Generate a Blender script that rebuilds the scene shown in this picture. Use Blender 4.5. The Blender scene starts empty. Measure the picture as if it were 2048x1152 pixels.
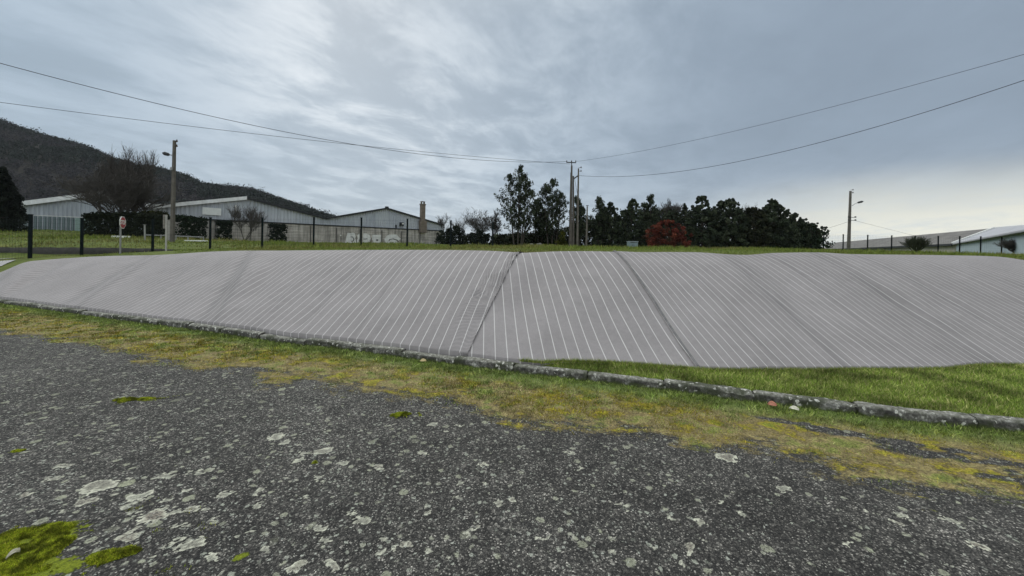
import bpy, math, random
import numpy as np
from mathutils import Matrix, Vector

C = bpy.context.scene.collection
rng = np.random.default_rng(7)
# ------------------------------------------------------------------ camera model
FPX, CX, HY, EYE, ROLL = 780.0, 1024.0, 503.0, 1.6, math.radians(1.0)
cr, sr = math.cos(ROLL), math.sin(ROLL)

def P(px, py, d):
    u, v = (px - CX) / FPX, (HY - py) / FPX
    return np.array([d * (u * cr - v * sr), d, EYE + d * (u * sr + v * cr)])

def G(px, py, z):
    u, v = (px - CX) / FPX, (HY - py) / FPX
    return P(px, py, (z - EYE) / (u * sr + v * cr))

# ------------------------------------------------------------------ noise
_lat = {}
def vnoise(x, y, scale, seed=0):
    if seed not in _lat:
        _lat[seed] = np.random.default_rng(1000 + seed).random((256, 256))
    L = _lat[seed]
    x = np.asarray(x, float) * scale + 37.3; y = np.asarray(y, float) * scale + 91.7
    xi = np.floor(x).astype(int); yi = np.floor(y).astype(int)
    fx = x - xi; fy = y - yi
    fx = fx * fx * (3 - 2 * fx); fy = fy * fy * (3 - 2 * fy)
    a = L[xi % 256, yi % 256]; b = L[(xi + 1) % 256, yi % 256]
    c = L[xi % 256, (yi + 1) % 256]; e = L[(xi + 1) % 256, (yi + 1) % 256]
    return (a * (1 - fx) + b * fx) * (1 - fy) + (c * (1 - fx) + e * fx) * fy

def fnoise(x, y, scale, seed=0, octv=4):
    s = 0; a = 1; t = 0
    for k in range(octv):
        s = s + a * vnoise(x, y, scale * 2 ** k, seed + k); t += a; a *= .5
    return s / t

def sstep(a, b, x):
    t = np.clip((np.asarray(x, float) - a) / (b - a), 0, 1)
    return t * t * (3 - 2 * t)

# ------------------------------------------------------------------ object helpers
def tag(o, label=None, cat=None, group=None, kind=None):
    if label: o['label'] = label
    if cat: o['category'] = cat
    if group: o['group'] = group
    if kind: o['kind'] = kind
    return o

def thing(name, base, label, cat, group=None):
    o = bpy.data.objects.new(name, None); C.objects.link(o)
    o.location = Vector([float(v) for v in base]); o.empty_display_size = .2
    return tag(o, label, cat, group)

def root_loc(o):
    while o.parent is not None: o = o.parent
    return np.array(o.location)

def mk(name, V, F, m, parent=None, smooth=False, col=None, uv=None, attr=None, origin=None):
    V = np.asarray(V, dtype=np.float64).reshape(-1, 3)
    if parent is not None: off = root_loc(parent)
    elif origin is not None: off = np.asarray(origin, float)
    else: off = np.zeros(3)
    Vl = (V - off).astype(np.float32)
    me = bpy.data.meshes.new(name)
    if isinstance(F, np.ndarray):
        n, k = F.shape
        me.vertices.add(len(Vl)); me.vertices.foreach_set('co', Vl.ravel())
        me.loops.add(n * k); me.loops.foreach_set('vertex_index', F.astype(np.int32).ravel())
        me.polygons.add(n)
        me.polygons.foreach_set('loop_start', np.arange(0, n * k, k, dtype=np.int32))
        me.polygons.foreach_set('loop_total', np.full(n, k, dtype=np.int32))
        me.update(calc_edges=True); me.validate()
    else:
        me.from_pydata(Vl.tolist(), [], [list(map(int, f)) for f in F]); me.update()
    if smooth: me.polygons.foreach_set('use_smooth', np.ones(len(me.polygons), dtype=bool))
    if col is not None:
        a = me.attributes.new('col', 'FLOAT_COLOR', 'POINT')
        c4 = np.ones((len(Vl), 4), np.float32); c4[:, :3] = col
        a.data.foreach_set('color', c4.ravel())
    if attr:
        for k, v in attr.items():
            a = me.attributes.new(k, 'FLOAT', 'POINT')
            a.data.foreach_set('value', np.asarray(v, np.float32).ravel())
    if uv is not None:
        ul = me.uv_layers.new(name='UVMap')
        li = np.zeros(len(me.loops), np.int32); me.loops.foreach_get('vertex_index', li)
        ul.data.foreach_set('uv', np.asarray(uv, np.float32)[li].ravel())
    me.materials.append(m)
    o = bpy.data.objects.new(name, me); C.objects.link(o)
    if parent is not None: o.parent = parent
    elif origin is not None: o.location = Vector([float(v) for v in off])
    return o

def grid_faces(nr, nc):
    i = np.arange(nr * nc).reshape(nr, nc)
    return np.stack([i[:-1, :-1], i[:-1, 1:], i[1:, 1:], i[1:, :-1]], -1).reshape(-1, 4)

class MB:
    def __init__(s): s.v = []; s.f = []
    def add(s, V, F):
        n = len(s.v); s.v += [tuple(map(float, p)) for p in V]; s.f += [[i + n for i in f] for f in F]; return s
    def prism(s, poly, ext):
        """closed polygon (3-D, planar) pushed along ext"""
        poly = [np.asarray(p, float) for p in poly]; ext = np.asarray(ext, float); n = len(poly)
        V = poly + [p + ext for p in poly]
        F = [list(range(n))[::-1], list(range(n, 2 * n))] + [[i, (i + 1) % n, n + (i + 1) % n, n + i] for i in range(n)]
        return s.add(V, F)
    def box(s, c, size, rz=0.0):
        a, b = math.cos(rz), math.sin(rz); V = []
        for dx, dy, dz in ((-1,-1,-1),(1,-1,-1),(1,1,-1),(-1,1,-1),(-1,-1,1),(1,-1,1),(1,1,1),(-1,1,1)):
            x, y, z = dx * size[0] / 2, dy * size[1] / 2, dz * size[2] / 2
            V.append((c[0] + x * a - y * b, c[1] + x * b + y * a, c[2] + z))
        return s.add(V, [[3,2,1,0],[4,5,6,7],[0,1,5,4],[1,2,6,5],[2,3,7,6],[3,0,4,7]])
    def tube(s, pts, rad, n=8, cap=True):
        pts = [np.asarray(p, float) for p in pts]
        if not hasattr(rad, '__len__'): rad = [rad] * len(pts)
        V = []; m = len(pts)
        for i, p in enumerate(pts):
            t = pts[min(i + 1, m - 1)] - pts[max(i - 1, 0)]; t = t / (np.linalg.norm(t) + 1e-9)
            up = np.array([0, 0, 1.]) if abs(t[2]) < .95 else np.array([1., 0, 0])
            a = np.cross(t, up); a /= np.linalg.norm(a); b = np.cross(t, a)
            for k in range(n):
                w = 2 * math.pi * k / n + math.pi / n
                V.append(p + rad[i] * (math.cos(w) * a + math.sin(w) * b))
        F = [[i * n + k, i * n + (k + 1) % n, (i + 1) * n + (k + 1) % n, (i + 1) * n + k] for i in range(m - 1) for k in range(n)]
        if cap: F += [list(range(n)), list(range((m - 1) * n, m * n))[::-1]]
        return s.add(V, F)
    def build(s, name, m, parent=None, smooth=False, origin=None):
        return mk(name, s.v, s.f, m, parent, smooth, origin=origin)

def bevel(o, w, seg=2):
    b = o.modifiers.new('bevel', 'BEVEL'); b.width = w; b.segments = seg; b.limit_method = 'ANGLE'; return o

# ------------------------------------------------------------------ node helpers
class NT:
    def __init__(s, tree): s.t = tree; s.n = tree.nodes; s.l = tree.links
    def node(s, typ, **kw):
        n = s.n.new(typ)
        for k, v in kw.items(): setattr(n, k, v)
        return n
    def put(s, sock, v):
        if isinstance(v, bpy.types.NodeSocket): s.l.new(v, sock)
        elif v is not None:
            if hasattr(sock.default_value, '__len__') and not hasattr(v, '__len__'): v = (v, v, v)
            if hasattr(v, '__len__') and len(sock.default_value) == 4 and len(v) == 3: v = (*v, 1)
            sock.default_value = v
    def m(s, op, a, b=None, c=None, clamp=False):
        n = s.node('ShaderNodeMath', operation=op, use_clamp=clamp)
        s.put(n.inputs[0], a); s.put(n.inputs[1], b)
        if c is not None: s.put(n.inputs[2], c)
        return n.outputs[0]
    def v(s, op, a, b=None):
        n = s.node('ShaderNodeVectorMath', operation=op); s.put(n.inputs[0], a); s.put(n.inputs[1], b)
        return n.outputs['Value'] if op in ('DOT_PRODUCT', 'LENGTH', 'DISTANCE') else n.outputs[0]
    def mix(s, f, a, b, mode='MIX'):
        n = s.node('ShaderNodeMix', data_type='RGBA', blend_type=mode)
        s.put(n.inputs[0], f); s.put(n.inputs[6], a); s.put(n.inputs[7], b); return n.outputs[2]
    def ss(s, x, a, b):
        n = s.node('ShaderNodeMapRange', interpolation_type='SMOOTHSTEP')
        s.put(n.inputs[0], x); s.put(n.inputs[1], a); s.put(n.inputs[2], b); return n.outputs[0]
    def noise(s, vec, scale, detail=4, rough=.55, dist=0):
        n = s.node('ShaderNodeTexNoise'); s.put(n.inputs['Vector'], vec)
        n.inputs['Scale'].default_value = scale; n.inputs['Detail'].default_value = detail
        n.inputs['Roughness'].default_value = rough; n.inputs['Distortion'].default_value = dist
        return n.outputs[0], n.outputs[1]
    def vor(s, vec, scale, feat='F1'):
        n = s.node('ShaderNodeTexVoronoi', feature=feat); s.put(n.inputs['Vector'], vec); n.inputs['Scale'].default_value = scale
        return n.outputs['Distance'], (n.outputs['Color'] if 'Color' in n.outputs else None)
    def ramp(s, f, stops):
        n = s.node('ShaderNodeValToRGB'); s.put(n.inputs[0], f); e = n.color_ramp.elements
        while len(e) < len(stops): e.new(.5)
        for k, (p, c) in enumerate(stops):
            e[k].position = p; e[k].color = (*c, 1) if hasattr(c, '__len__') else (c, c, c, 1)
        return n.outputs[0]
    def sep(s, c):
        n = s.node('ShaderNodeSeparateXYZ'); s.put(n.inputs[0], c); return n.outputs
    def comb(s, x, y, z):
        n = s.node('ShaderNodeCombineXYZ'); s.put(n.inputs[0], x); s.put(n.inputs[1], y); s.put(n.inputs[2], z); return n.outputs[0]
    def attr(s, name, out='Fac'):
        n = s.node('ShaderNodeAttribute', attribute_name=name); return n.outputs[out]
    def geo(s): return s.node('ShaderNodeNewGeometry').outputs['Position']
    def obj(s): return s.node('ShaderNodeTexCoord').outputs['Object']
    def uv(s): return s.node('ShaderNodeTexCoord').outputs['UV']
    def bump(s, h, strength, dist, nrm=None):
        n = s.node('ShaderNodeBump'); s.put(n.inputs['Height'], h); n.inputs['Strength'].default_value = strength
        n.inputs['Distance'].default_value = dist
        if nrm is not None: s.put(n.inputs['Normal'], nrm)
        return n.outputs[0]

def newmat(name):
    m = bpy.data.materials.new(name); m.use_nodes = True
    t = NT(m.node_tree); b = m.node_tree.nodes['Principled BSDF']
    return m, t, b

def mat(name, col, rough=.8, var=.25, scale=6.0, metal=0.0, spec=.3, bump=0.0, bscale=40.0):
    """plain material with a mottled procedural colour"""
    m, t, b = newmat(name); c = np.array(col, float)
    n, _ = t.noise(t.obj(), scale, 6, .6)
    t.put(b.inputs['Base Color'], t.ramp(n, [(.3, tuple(c * (1 - var))), (.7, tuple(np.minimum(c * (1 + var), 1)))]))
    b.inputs['Roughness'].default_value = rough; b.inputs['Metallic'].default_value = metal
    b.inputs['Specular IOR Level'].default_value = spec
    if bump:
        h, _ = t.noise(t.obj(), bscale, 4); t.put(b.inputs['Normal'], t.bump(h, bump, .02))
    return m

def mat_col(name, rough=.9, spec=.1):
    """colour carried by each leaf / blade"""
    m, t, b = newmat(name)
    t.put(b.inputs['Base Color'], t.attr('col', 'Color'))
    b.inputs['Roughness'].default_value = rough; b.inputs['Specular IOR Level'].default_value = spec
    return m

M_LEAF = mat_col('foliage'); M_GRASS = mat_col('grass_blades', .8, .2); M_WOODS = mat_col('woodland_canopy')
M_BARK = mat('bark', (.045, .038, .032), .95, .4, 3)
M_TWIG = mat('bare_twigs', (.058, .052, .047), .95, .35, 2)
M_POST = mat('dark_post_paint', (.006, .010, .011), .8, .2, spec=.08)
M_WIREMESH = mat('green_wire', (.012, .022, .018), .6, .2)
M_CABLE = mat('cable_rubber', (.03, .03, .034), .7, .1)
M_CONCPOLE = mat('pole_concrete', (.105, .095, .083), .95, .3, 2.5)
M_CONCPOLE2 = mat('pole_wood_grey', (.085, .075, .066), .95, .3, 2.5)
M_STEEL = mat('galvanised_steel', (.22, .22, .22), .55, .2, 3, .3)
M_DARKMETAL = mat('dark_metal', (.03, .032, .035), .6, .2)
M_WHITE = mat('white_paint', (.62, .62, .6), .6, .12, 3)
M_RED = mat('sign_red', (.28, .012, .02), .5, .15, 5)
M_CERAMIC = mat('insulator_ceramic', (.06, .045, .04), .4, .2)

# ------------------------------------------------------------------ terrain heights
CREST = [(-420, 545, 16.5), (-250, 575, 14.5), (-120, 579, 13.2), (-60, 566, 13.2), (0, 546, 13.4), (50, 524, 14.0), (130, 517, 14.1), (230, 513.5, 13.6), (330, 510, 12.9),
         (420, 504, 12.1), (480, 502, 11.6), (560, 502, 11.1), (640, 501.3, 10.6), (700, 501, 10.2), (800, 500.6, 9.7), (900, 501, 9.2), (980, 502.5, 8.9), (1040, 506, 8.7),
         (1080, 504, 8.6), (1120, 502.5, 8.5), (1180, 502.3, 8.45), (1230, 503.5, 8.4), (1280, 506, 8.4), (1330, 505.5, 8.35), (1400, 506, 8.35), (1460, 510.5, 8.3), (1500, 511.5, 8.3),
         (1540, 507.5, 8.35), (1600, 506.3, 8.4), (1650, 506.3, 8.4), (1690, 509.5, 8.4), (1750, 510.3, 8.5), (1850, 511.3, 8.6), (1960, 513, 8.7), (2005, 515, 8.8), (2048, 522, 8.9),
         (2150, 540, 9.0), (2400, 556, 9.2), (2800, 570, 9.6)]
crest_px = np.array([c[0] for c in CREST], float)
crest_xyz = np.array([P(*c) for c in CREST])
def _sm(px, col):
    # smoothed piecewise-linear
    w = 0; s = 0
    for o, k in ((-14, .25), (0, .5), (14, .25)):
        s = s + k * np.interp(np.asarray(px, float) + o, crest_px, crest_xyz[:, col])
    return s
def crest(px): return np.stack([_sm(px, 0), _sm(px, 1), _sm(px, 2)], -1)

ctrl = []
def cp(px, py, d): ctrl.append(P(px, py, d))
for c in CREST[::2]:
    q = P(*c).copy(); q[2] -= .05; ctrl.append(q)
for a in [(60, 516, 18), (163, 511.5, 21.4), (240, 511.5, 20), (332, 507.5, 21), (0, 530, 16.5), (-120, 540, 16.5), (-300, 550, 18), (0, 518.5, 20), (-150, 522, 20),
          (60, 517, 22.3), (180, 512, 22.8), (300, 505.5, 23.4), (-120, 522, 22), (60, 494.5, 24.3), (180, 494.5, 24.6), (300, 496.5, 24.8), (-120, 494, 24.3), (420, 497.5, 25), (524, 498, 25),
          (627, 494.5, 26), (722, 494, 27), (814, 494, 28), (345, 485, 30.5), (240, 476, 38), (300, 476, 40), (60, 459, 48), (-60, 462, 46), (170, 463, 51), (410, 484.5, 50), (650, 487, 61), (880, 490, 76),
          (960, 491, 48), (1060, 493, 45), (1140, 494.5, 42), (1265, 497, 40), (1330, 497.5, 41), (1500, 496.5, 44), (1640, 498.5, 46), (1697, 500.5, 52), (1685, 501, 43), (1783, 505, 40), (1900, 508, 38.5),
          (2003, 511, 37), (2100, 516, 36), (1905, 509, 60), (1500, 496, 95), (1000, 492, 95), (600, 488, 100), (100, 462, 95), (1900, 505, 95), (2200, 515, 30), (1500, 503, 20), (1000, 498, 20), (700, 497.5, 18), (1850, 511.5, 20), (2060, 520, 18)]:
    cp(*a)
ctrl = np.array(ctrl)
def _tps(r2): return np.where(r2 > 1e-12, .5 * r2 * np.log(r2 + 1e-12), 0)
_S = 20.0
def _fit(Q, lam=.0003):
    xy = Q[:, :2] / _S; n = len(Q)
    K = _tps(((xy[:, None] - xy[None]) ** 2).sum(-1)) + lam * np.eye(n)
    Pm = np.concatenate([np.ones((n, 1)), xy], 1)
    A = np.block([[K, Pm], [Pm.T, np.zeros((3, 3))]])
    return np.linalg.solve(A, np.concatenate([Q[:, 2], np.zeros(3)])), xy
_w, _cxy = _fit(ctrl)
def T(x, y):
    x = np.atleast_1d(np.asarray(x, float)); y = np.atleast_1d(np.asarray(y, float)); sh = x.shape
    xy = np.stack([x.ravel(), y.ravel()], -1)
    out = np.empty(len(xy))
    for a in range(0, len(xy), 20000):
        b = xy[a:a + 20000] / _S
        out[a:a + 20000] = _tps(((b[:, None] - _cxy[None]) ** 2).sum(-1)) @ _w[:-3] + _w[-3] + b @ _w[-2:]
    yy = xy[:, 1]
    k = sstep(80, 125, yy)
    out = np.clip(out, -.5, 4.2) * (1 - k) + 2.8 * k
    return out.reshape(sh)
def Tz(p): return float(T(p[0], p[1])[0])
def seat(px, py, d, sink=.05):
    p = P(px, py, d); p[2] = Tz(p) - sink; return p

# ------------------------------------------------------------------ kerb line and the tarpaulin's lower edge
KERB = [(-200, 585), (0, 608), (239, 642), (427, 666), (564, 687), (700, 702), (850, 723), (996, 742), (1116, 756), (1313, 779), (1494, 804.5), (1652, 821), (1822, 844.6), (2048, 866.5)]
kx = np.array([G(a, b, 0.)[0] for a, b in KERB]); ky = np.array([G(a, b, 0.)[1] for a, b in KERB])
kx = np.concatenate([[kx[0] - 12], kx, [kx[-1] + 6]]); ky = np.concatenate([[ky[0] + 4.4], ky, [ky[-1] - 2.0]])
_pf = np.polyfit(kx, ky, 4)
def kerb_y(x):
    x = np.asarray(x, float)
    return .55 * np.interp(x, kx, ky) + .45 * np.polyval(_pf, np.clip(x, kx[1], kx[-2])) if False else np.interp(x, kx, ky)
def kerb_dist(x, y): return (kerb_y(x) - y) * .945      # positive towards the camera

# ------------------------------------------------------------------ materials of the ground
def asphalt_material():
    m, t, b = newmat('old_asphalt_with_lichen_and_moss')
    p = t.geo()
    n_big, _ = t.noise(p, .7, 4); n_mid, _ = t.noise(p, 4.5, 5); n_fine, nfc = t.noise(p, 38, 4)
    # aggregate chips
    wn = t.node('ShaderNodeVectorMath', operation='SCALE'); t.put(wn.inputs[0], t.v('SUBTRACT', nfc, (.5, .5, .5))); wn.inputs['Scale'].default_value = .012
    pw = t.v('ADD', p, wn.outputs[0])
    d1, c1 = t.vor(pw, 125); d2, c2 = t.vor(pw, 62)
    r1 = t.sep(c1)[0]; r2 = t.sep(c2)[1]
    chip = t.ramp(r1, [(0, (.010, .010, .010)), (.42, (.028, .0275, .027)), (.72, (.055, .054, .051)), (.88, (.115, .112, .105)), (.965, (.30, .295, .275)), (1, (.58, .57, .53))])
    chip2 = t.ramp(r2, [(0, (.014, .014, .014)), (.6, (.034, .0335, .0325)), (.88, (.075, .074, .07)), (.97, (.17, .165, .155)), (1, (.34, .335, .31))])
    col = t.mix(.45, chip, chip2)
    col = t.mix(1.0, col, t.ramp(n_mid, [(.3, .62), (.7, 1.35)]), 'MULTIPLY')
    col = t.mix(1.0, col, t.ramp(n_big, [(.3, .85), (.72, 1.6)]), 'MULTIPLY')
    col = t.mix(1.0, col, (1.22, 1.165, 1.10), 'MULTIPLY')
    gap = t.ss(d1, .35, .75)
    col = t.mix(t.m('MULTIPLY', gap, .55), col, (.012, .012, .013))
    # lichen crusts
    _, nc = t.noise(p, 19, 6, .72)
    wl = t.node('ShaderNodeVectorMath', operation='SCALE'); t.put(wl.inputs[0], t.v('SUBTRACT', nc, (.5, .5, .5))); wl.inputs['Scale'].default_value = .07
    pl = t.v('ADD', p, wl.outputs[0])
    xx = t.sep(p)[0]
    left = t.ss(xx, 1.8, -1.2)
    mott, _ = t.noise(p, 75, 3, .6); patch, _ = t.noise(p, 1.3, 3)
    lic_h = None
    for sc, keep, rmin, rmax, tint, soft in ((5.6, .95, .10, .30, (.44, .44, .34), .06), (9.0, .86, .10, .34, (.48, .48, .38), .07), (14.0, .74, .10, .36, (.52, .515, .42), .09), (26.0, .75, .15, .42, (.46, .465, .42), .10), (47.0, .90, .2, .5, (.50, .50, .46), .14)):
        off = t.v('ADD', pl, (sc * 3.1, sc * 1.7, .13 * sc)); d, c = t.vor(off, sc); s3 = t.sep(c)
        thr = t.m('SUBTRACT', t.m('ADD', keep + .15, t.m('MULTIPLY', patch, -.28)), t.m('MULTIPLY', left, .20))
        on = t.ss(s3[0], thr, t.m('ADD', thr, .02))
        rad = t.m('ADD', rmin, t.m('MULTIPLY', s3[1], rmax - rmin))
        e = t.m('SUBTRACT', rad, d)
        msk = t.m('MULTIPLY', t.ss(e, 0.0, soft), on)
        hole = t.m('MULTIPLY', t.ss(e, soft * 1.2, soft * 4), t.ss(mott, .44, .60))       # worn centres, paler rims
        msk = t.m('MULTIPLY', msk, t.m('SUBTRACT', 1.0, t.m('MULTIPLY', hole, .7)))
        msk = t.m('MULTIPLY', t.m('MULTIPLY', msk, t.m('ADD', .25, t.m('MULTIPLY', s3[2], .75))), t.ss(mott, .30, .46))
        lc = t.mix(s3[1], tint, tuple(np.array(tint) * (.78, .80, .72)))
        lc = t.mix(1.0, lc, t.ramp(mott, [(.3, .7), (.65, 1.15)]), 'MULTIPLY')
        col = t.mix(msk, col, lc)
        lic_h = msk if lic_h is None else t.m('MAXIMUM', lic_h, msk)
    lm = t.attr('lichen'); lrim = t.attr('lichen_rim'); lbr = t.attr('lichen_brown')
    m_ = t.m('MULTIPLY', t.ss(t.m('ADD', lm, t.m('MULTIPLY', t.m('SUBTRACT', mott, .5), 1.3)), .34, .60), t.m('SUBTRACT', 1.0, t.m('MULTIPLY', t.m('MULTIPLY', t.m('SUBTRACT', 1.0, lrim), t.ss(mott, .40, .58)), t.m('ADD', .55, t.m('MULTIPLY', lbr, .4)))))
    lc_ = t.mix(lrim, t.mix(lbr, (.37, .37, .30), (.34, .29, .235)), (.60, .59, .47))
    lc_ = t.mix(1.0, lc_, t.ramp(mott, [(.3, .72), (.65, 1.15)]), 'MULTIPLY')
    col = t.mix(t.m('MULTIPLY', m_, .92), col, lc_); lic_h = t.m('MAXIMUM', lic_h, m_)
    # mossy verge
    vg = t.attr('verge'); ms = t.attr('moss'); kd = t.attr('kd')
    nv, _ = t.noise(p, 9, 6, .65); nv2, _ = t.noise(p, 2.6, 6, .68); nv3, _ = t.noise(p, 60, 3, .7)
    px_, py_, _ = t.sep(p)
    pa = t.comb(t.m('SUBTRACT', t.m('MULTIPLY', px_, .95), t.m('MULTIPLY', py_, .32)), t.m('MULTIPLY', t.m('ADD', t.m('MULTIPLY', px_, .32), t.m('MULTIPLY', py_, .95)), 3.0), 0.0)
    na_, _ = t.noise(pa, 1.9, 6, .68)
    vn_ = t.m('ADD', t.m('MULTIPLY', na_, .55), t.m('ADD', t.m('MULTIPLY', nv, .25), t.m('MULTIPLY', nv3, .2)))
    vmask = t.ss(t.m('ADD', t.m('MULTIPLY', vg, .95), t.m('MULTIPLY', t.m('SUBTRACT', vn_, .5), 2.6)), .34, .62)
    vcol = t.ramp(nv2, [(.30, (.10, .135, .03)), (.40, (.17, .18, .045)), (.47, (.23, .185, .08)), (.53, (.15, .115, .05)), (.58, (.25, .205, .022)), (.66, (.17, .185, .022))])
    vcol = t.mix(t.ss(kd, .55, .1), vcol, (.11, .15, .035))
    vcol = t.mix(1.0, vcol, t.ramp(nv, [(.25, .68), (.75, 1.65)]), 'MULTIPLY')
    vcol = t.mix(1.0, vcol, t.ramp(nv3, [(.32, .38), (.5, .95), (.68, 1.6)]), 'MULTIPLY')
    col = t.mix(vmask, col, vcol)
    nv4, _ = t.noise(p, 26, 5, .7)
    mmask = t.ss(t.m('ADD', ms, t.m('ADD', t.m('MULTIPLY', t.m('SUBTRACT', nv, .5), 1.5), t.m('MULTIPLY', t.m('SUBTRACT', nv4, .5), 1.6))), .45, .62)
    mcol = t.ramp(nv3, [(.25, (.07, .09, .006)), (.55, (.18, .215, .012)), (.8, (.29, .31, .026))])
    col = t.mix(mmask, col, mcol)
    t.put(b.inputs['Base Color'], col)
    b.inputs['Roughness'].default_value = .92; b.inputs['Specular IOR Level'].default_value = .25
    h = t.m('ADD', t.m('MULTIPLY', t.m('SUBTRACT', 1.0, d1), .5), t.m('ADD', t.m('MULTIPLY', lic_h, .15), t.m('MULTIPLY', r1, .5)))
    h = t.m('ADD', h, t.m('MULTIPLY', t.m('MAXIMUM', vmask, mmask), t.m('ADD', .6, nv3)))
    t.put(b.inputs['Normal'], t.bump(h, .9, .012))
    return m

def soil_material(name, cols, scale=.6):
    m, t, b = newmat(name); p = t.geo()
    n, _ = t.noise(p, scale, 6, .65); n2, _ = t.noise(p, scale * 14, 4, .7)
    c = t.ramp(n, cols); c = t.mix(1.0, c, t.ramp(n2, [(.3, .6), (.7, 1.35)]), 'MULTIPLY')
    t.put(b.inputs['Base Color'], c); b.inputs['Roughness'].default_value = .95; b.inputs['Specular IOR Level'].default_value = .1
    t.put(b.inputs['Normal'], t.bump(n2, .7, .05))
    return m

def tarp_material():
    m, t, b = newmat('woven_ground_cover_fabric')
    u, v, _ = t.sep(t.uv()); p = t.geo()
    fr = t.m('ABSOLUTE', t.m('SUBTRACT', t.m('FRACT', u), .5))
    wob, _ = t.noise(p, 3, 2)
    stripe = t.ss(fr, .046, .030)
    wear, _ = t.noise(p, 5, 4); fade = t.ramp(wear, [(.3, .72), (.6, 1.0)])
    stripe = t.m('MULTIPLY', stripe, fade)
    n1, _ = t.noise(p, .8, 5, .6); n2, _ = t.noise(p, 260, 2); n3, _ = t.noise(p, 14, 5, .7)
    base = t.ramp(n1, [(.3, (.222, .204, .203)), (.7, (.267, .246, .245))])
    base = t.mix(1.0, base, t.ramp(n2, [(.25, .78), (.75, 1.16)]), 'MULTIPLY')
    st_, _ = t.noise(p, 2.1, 6, .7); stv = t.ramp(st_, [(.33, .92), (.5, 1.0), (.7, 1.03)])
    base = t.mix(1.0, base, t.ramp(n3, [(.3, .92), (.7, 1.05)]), 'MULTIPLY'); base = t.mix(1.0, base, stv, 'MULTIPLY')
    # thin secondary weave threads between the white bands
    th = t.ss(t.m('ABSOLUTE', t.m('SUBTRACT', t.m('FRACT', t.m('MULTIPLY', u, 6.0)), .5)), .12, .02)
    base = t.mix(t.m('MULTIPLY', th, .06), base, (.17, .165, .165))
    base = t.mix(t.m('MULTIPLY', t.attr('fold_shade'), .42), base, (.125, .118, .118))   # shade of the folds, painted dark along the creases
    col = t.mix(stripe, base, (.49, .468, .455))
    t.put(b.inputs['Base Color'], col); b.inputs['Roughness'].default_value = .85; b.inputs['Specular IOR Level'].default_value = .2
    h = t.m('ADD', t.m('MULTIPLY', n2, .15), t.m('ADD', t.m('MULTIPLY', n3, .8), stripe))
    t.put(b.inputs['Normal'], t.bump(h, .25, .012))
    return m

def kerb_material():
    m, t, b = newmat('weathered_kerb_concrete'); p = t.geo()
    n, _ = t.noise(t.v('MULTIPLY', p, (1, 1, .8)), 8, 8, .74); n2, _ = t.noise(p, 45, 5, .72); n3, _ = t.noise(p, 2.4, 5, .65)
    n4, _ = t.noise(t.v('MULTIPLY', p, (1, 1, .5)), 24, 7, .75)
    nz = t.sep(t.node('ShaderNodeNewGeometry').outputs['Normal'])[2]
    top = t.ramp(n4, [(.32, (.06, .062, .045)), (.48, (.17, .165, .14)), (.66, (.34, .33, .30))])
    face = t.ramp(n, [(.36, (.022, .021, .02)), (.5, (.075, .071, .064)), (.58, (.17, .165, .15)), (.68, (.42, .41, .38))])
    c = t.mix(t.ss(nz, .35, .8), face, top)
    c = t.mix(1.0, c, t.ramp(n2, [(.3, .5), (.68, 1.4)]), 'MULTIPLY')
    c = t.mix(t.m('MULTIPLY', t.ss(n3, .47, .62), .75), c, (.034, .04, .02))
    _, cv_ = t.vor(p, 34); spk = t.ss(t.sep(cv_)[0], .9, .93)
    c = t.mix(t.m('MULTIPLY', spk, t.ss(n4, .45, .55)), c, (.52, .51, .46))
    zz = t.sep(p)[2]
    c = t.mix(t.m('MULTIPLY', t.ss(t.m('ADD', zz, t.m('MULTIPLY', t.m('SUBTRACT', n, .5), .12)), .05, .01), .8), c, (.06, .075, .022))
    t.put(b.inputs['Base Color'], c); b.inputs['Roughness'].default_value = .95; b.inputs['Specular IOR Level'].default_value = .2
    t.put(b.inputs['Normal'], t.bump(t.m('ADD', n, t.m('MULTIPLY', n2, .5)), .8, .015))
    return m

M_ASPHALT = asphalt_material(); M_TARP = tarp_material(); M_KERB = kerb_material()
M_FIELD = soil_material('field_turf', [(.25, (.065, .082, .02)), (.5, (.095, .12, .026)), (.75, (.14, .14, .042))], .35)
M_LAWN = soil_material('lawn_turf', [(.25, (.07, .11, .018)), (.5, (.12, .165, .028)), (.75, (.16, .19, .045))], 1.6)

# ------------------------------------------------------------------ asphalt lot
_holes = [(1640, 856, .42, .13), (1880, 906, .5, .16), (1985, 930, .55, .15), (1760, 880, .3, .08), (1560, 842, .25, .06), (2040, 965, .4, .1)]
_hp = [(G(a, b, 0.), sx, sy) for a, b, sx, sy in _holes]
_moss = [(0, 1110, .24, .13), (105, 1062, .16, .065), (40, 1150, .30, .09), (240, 1108, .10, .04), (800, 829, .15, .035), (262, 800, .13, .04), (35, 903, .05, .03), (480, 1112, .04, .03), (630, 925, .03, .02)]
_mp = [(G(a, b, 0.), sx, sy) for a, b, sx, sy in _moss]
def verge_f(x, y):
    kd = kerb_dist(x, y)
    w = 1.33 + .5 * (fnoise(x, y, .45, 3, 2) - .5)
    v = sstep(w + .60, w - .55, kd + .75 * (fnoise(x, y, 2.2, 11, 4) - .5))
    hn = sstep(.35, .65, fnoise(x + .3 * y, y * 2.2, 3.5, 131, 4))
    for c, sx, sy in _hp:
        v = v - .55 * (.4 + 1.1 * hn) * np.exp(-(((x - c[0]) / sx) ** 2 + (((y - c[1]) + .33 * (x - c[0])) / sy) ** 2))
    return np.clip(v, 0, 1) * (kd > -.2)
def moss_f(x, y):
    s = 0
    for c, sx, sy in _mp:
        s = s + np.exp(-(((x - c[0]) / sx) ** 2 + ((y - c[1] - .25 * (x - c[0])) / sy) ** 2))
    return np.clip(s, 0, 1)
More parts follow.
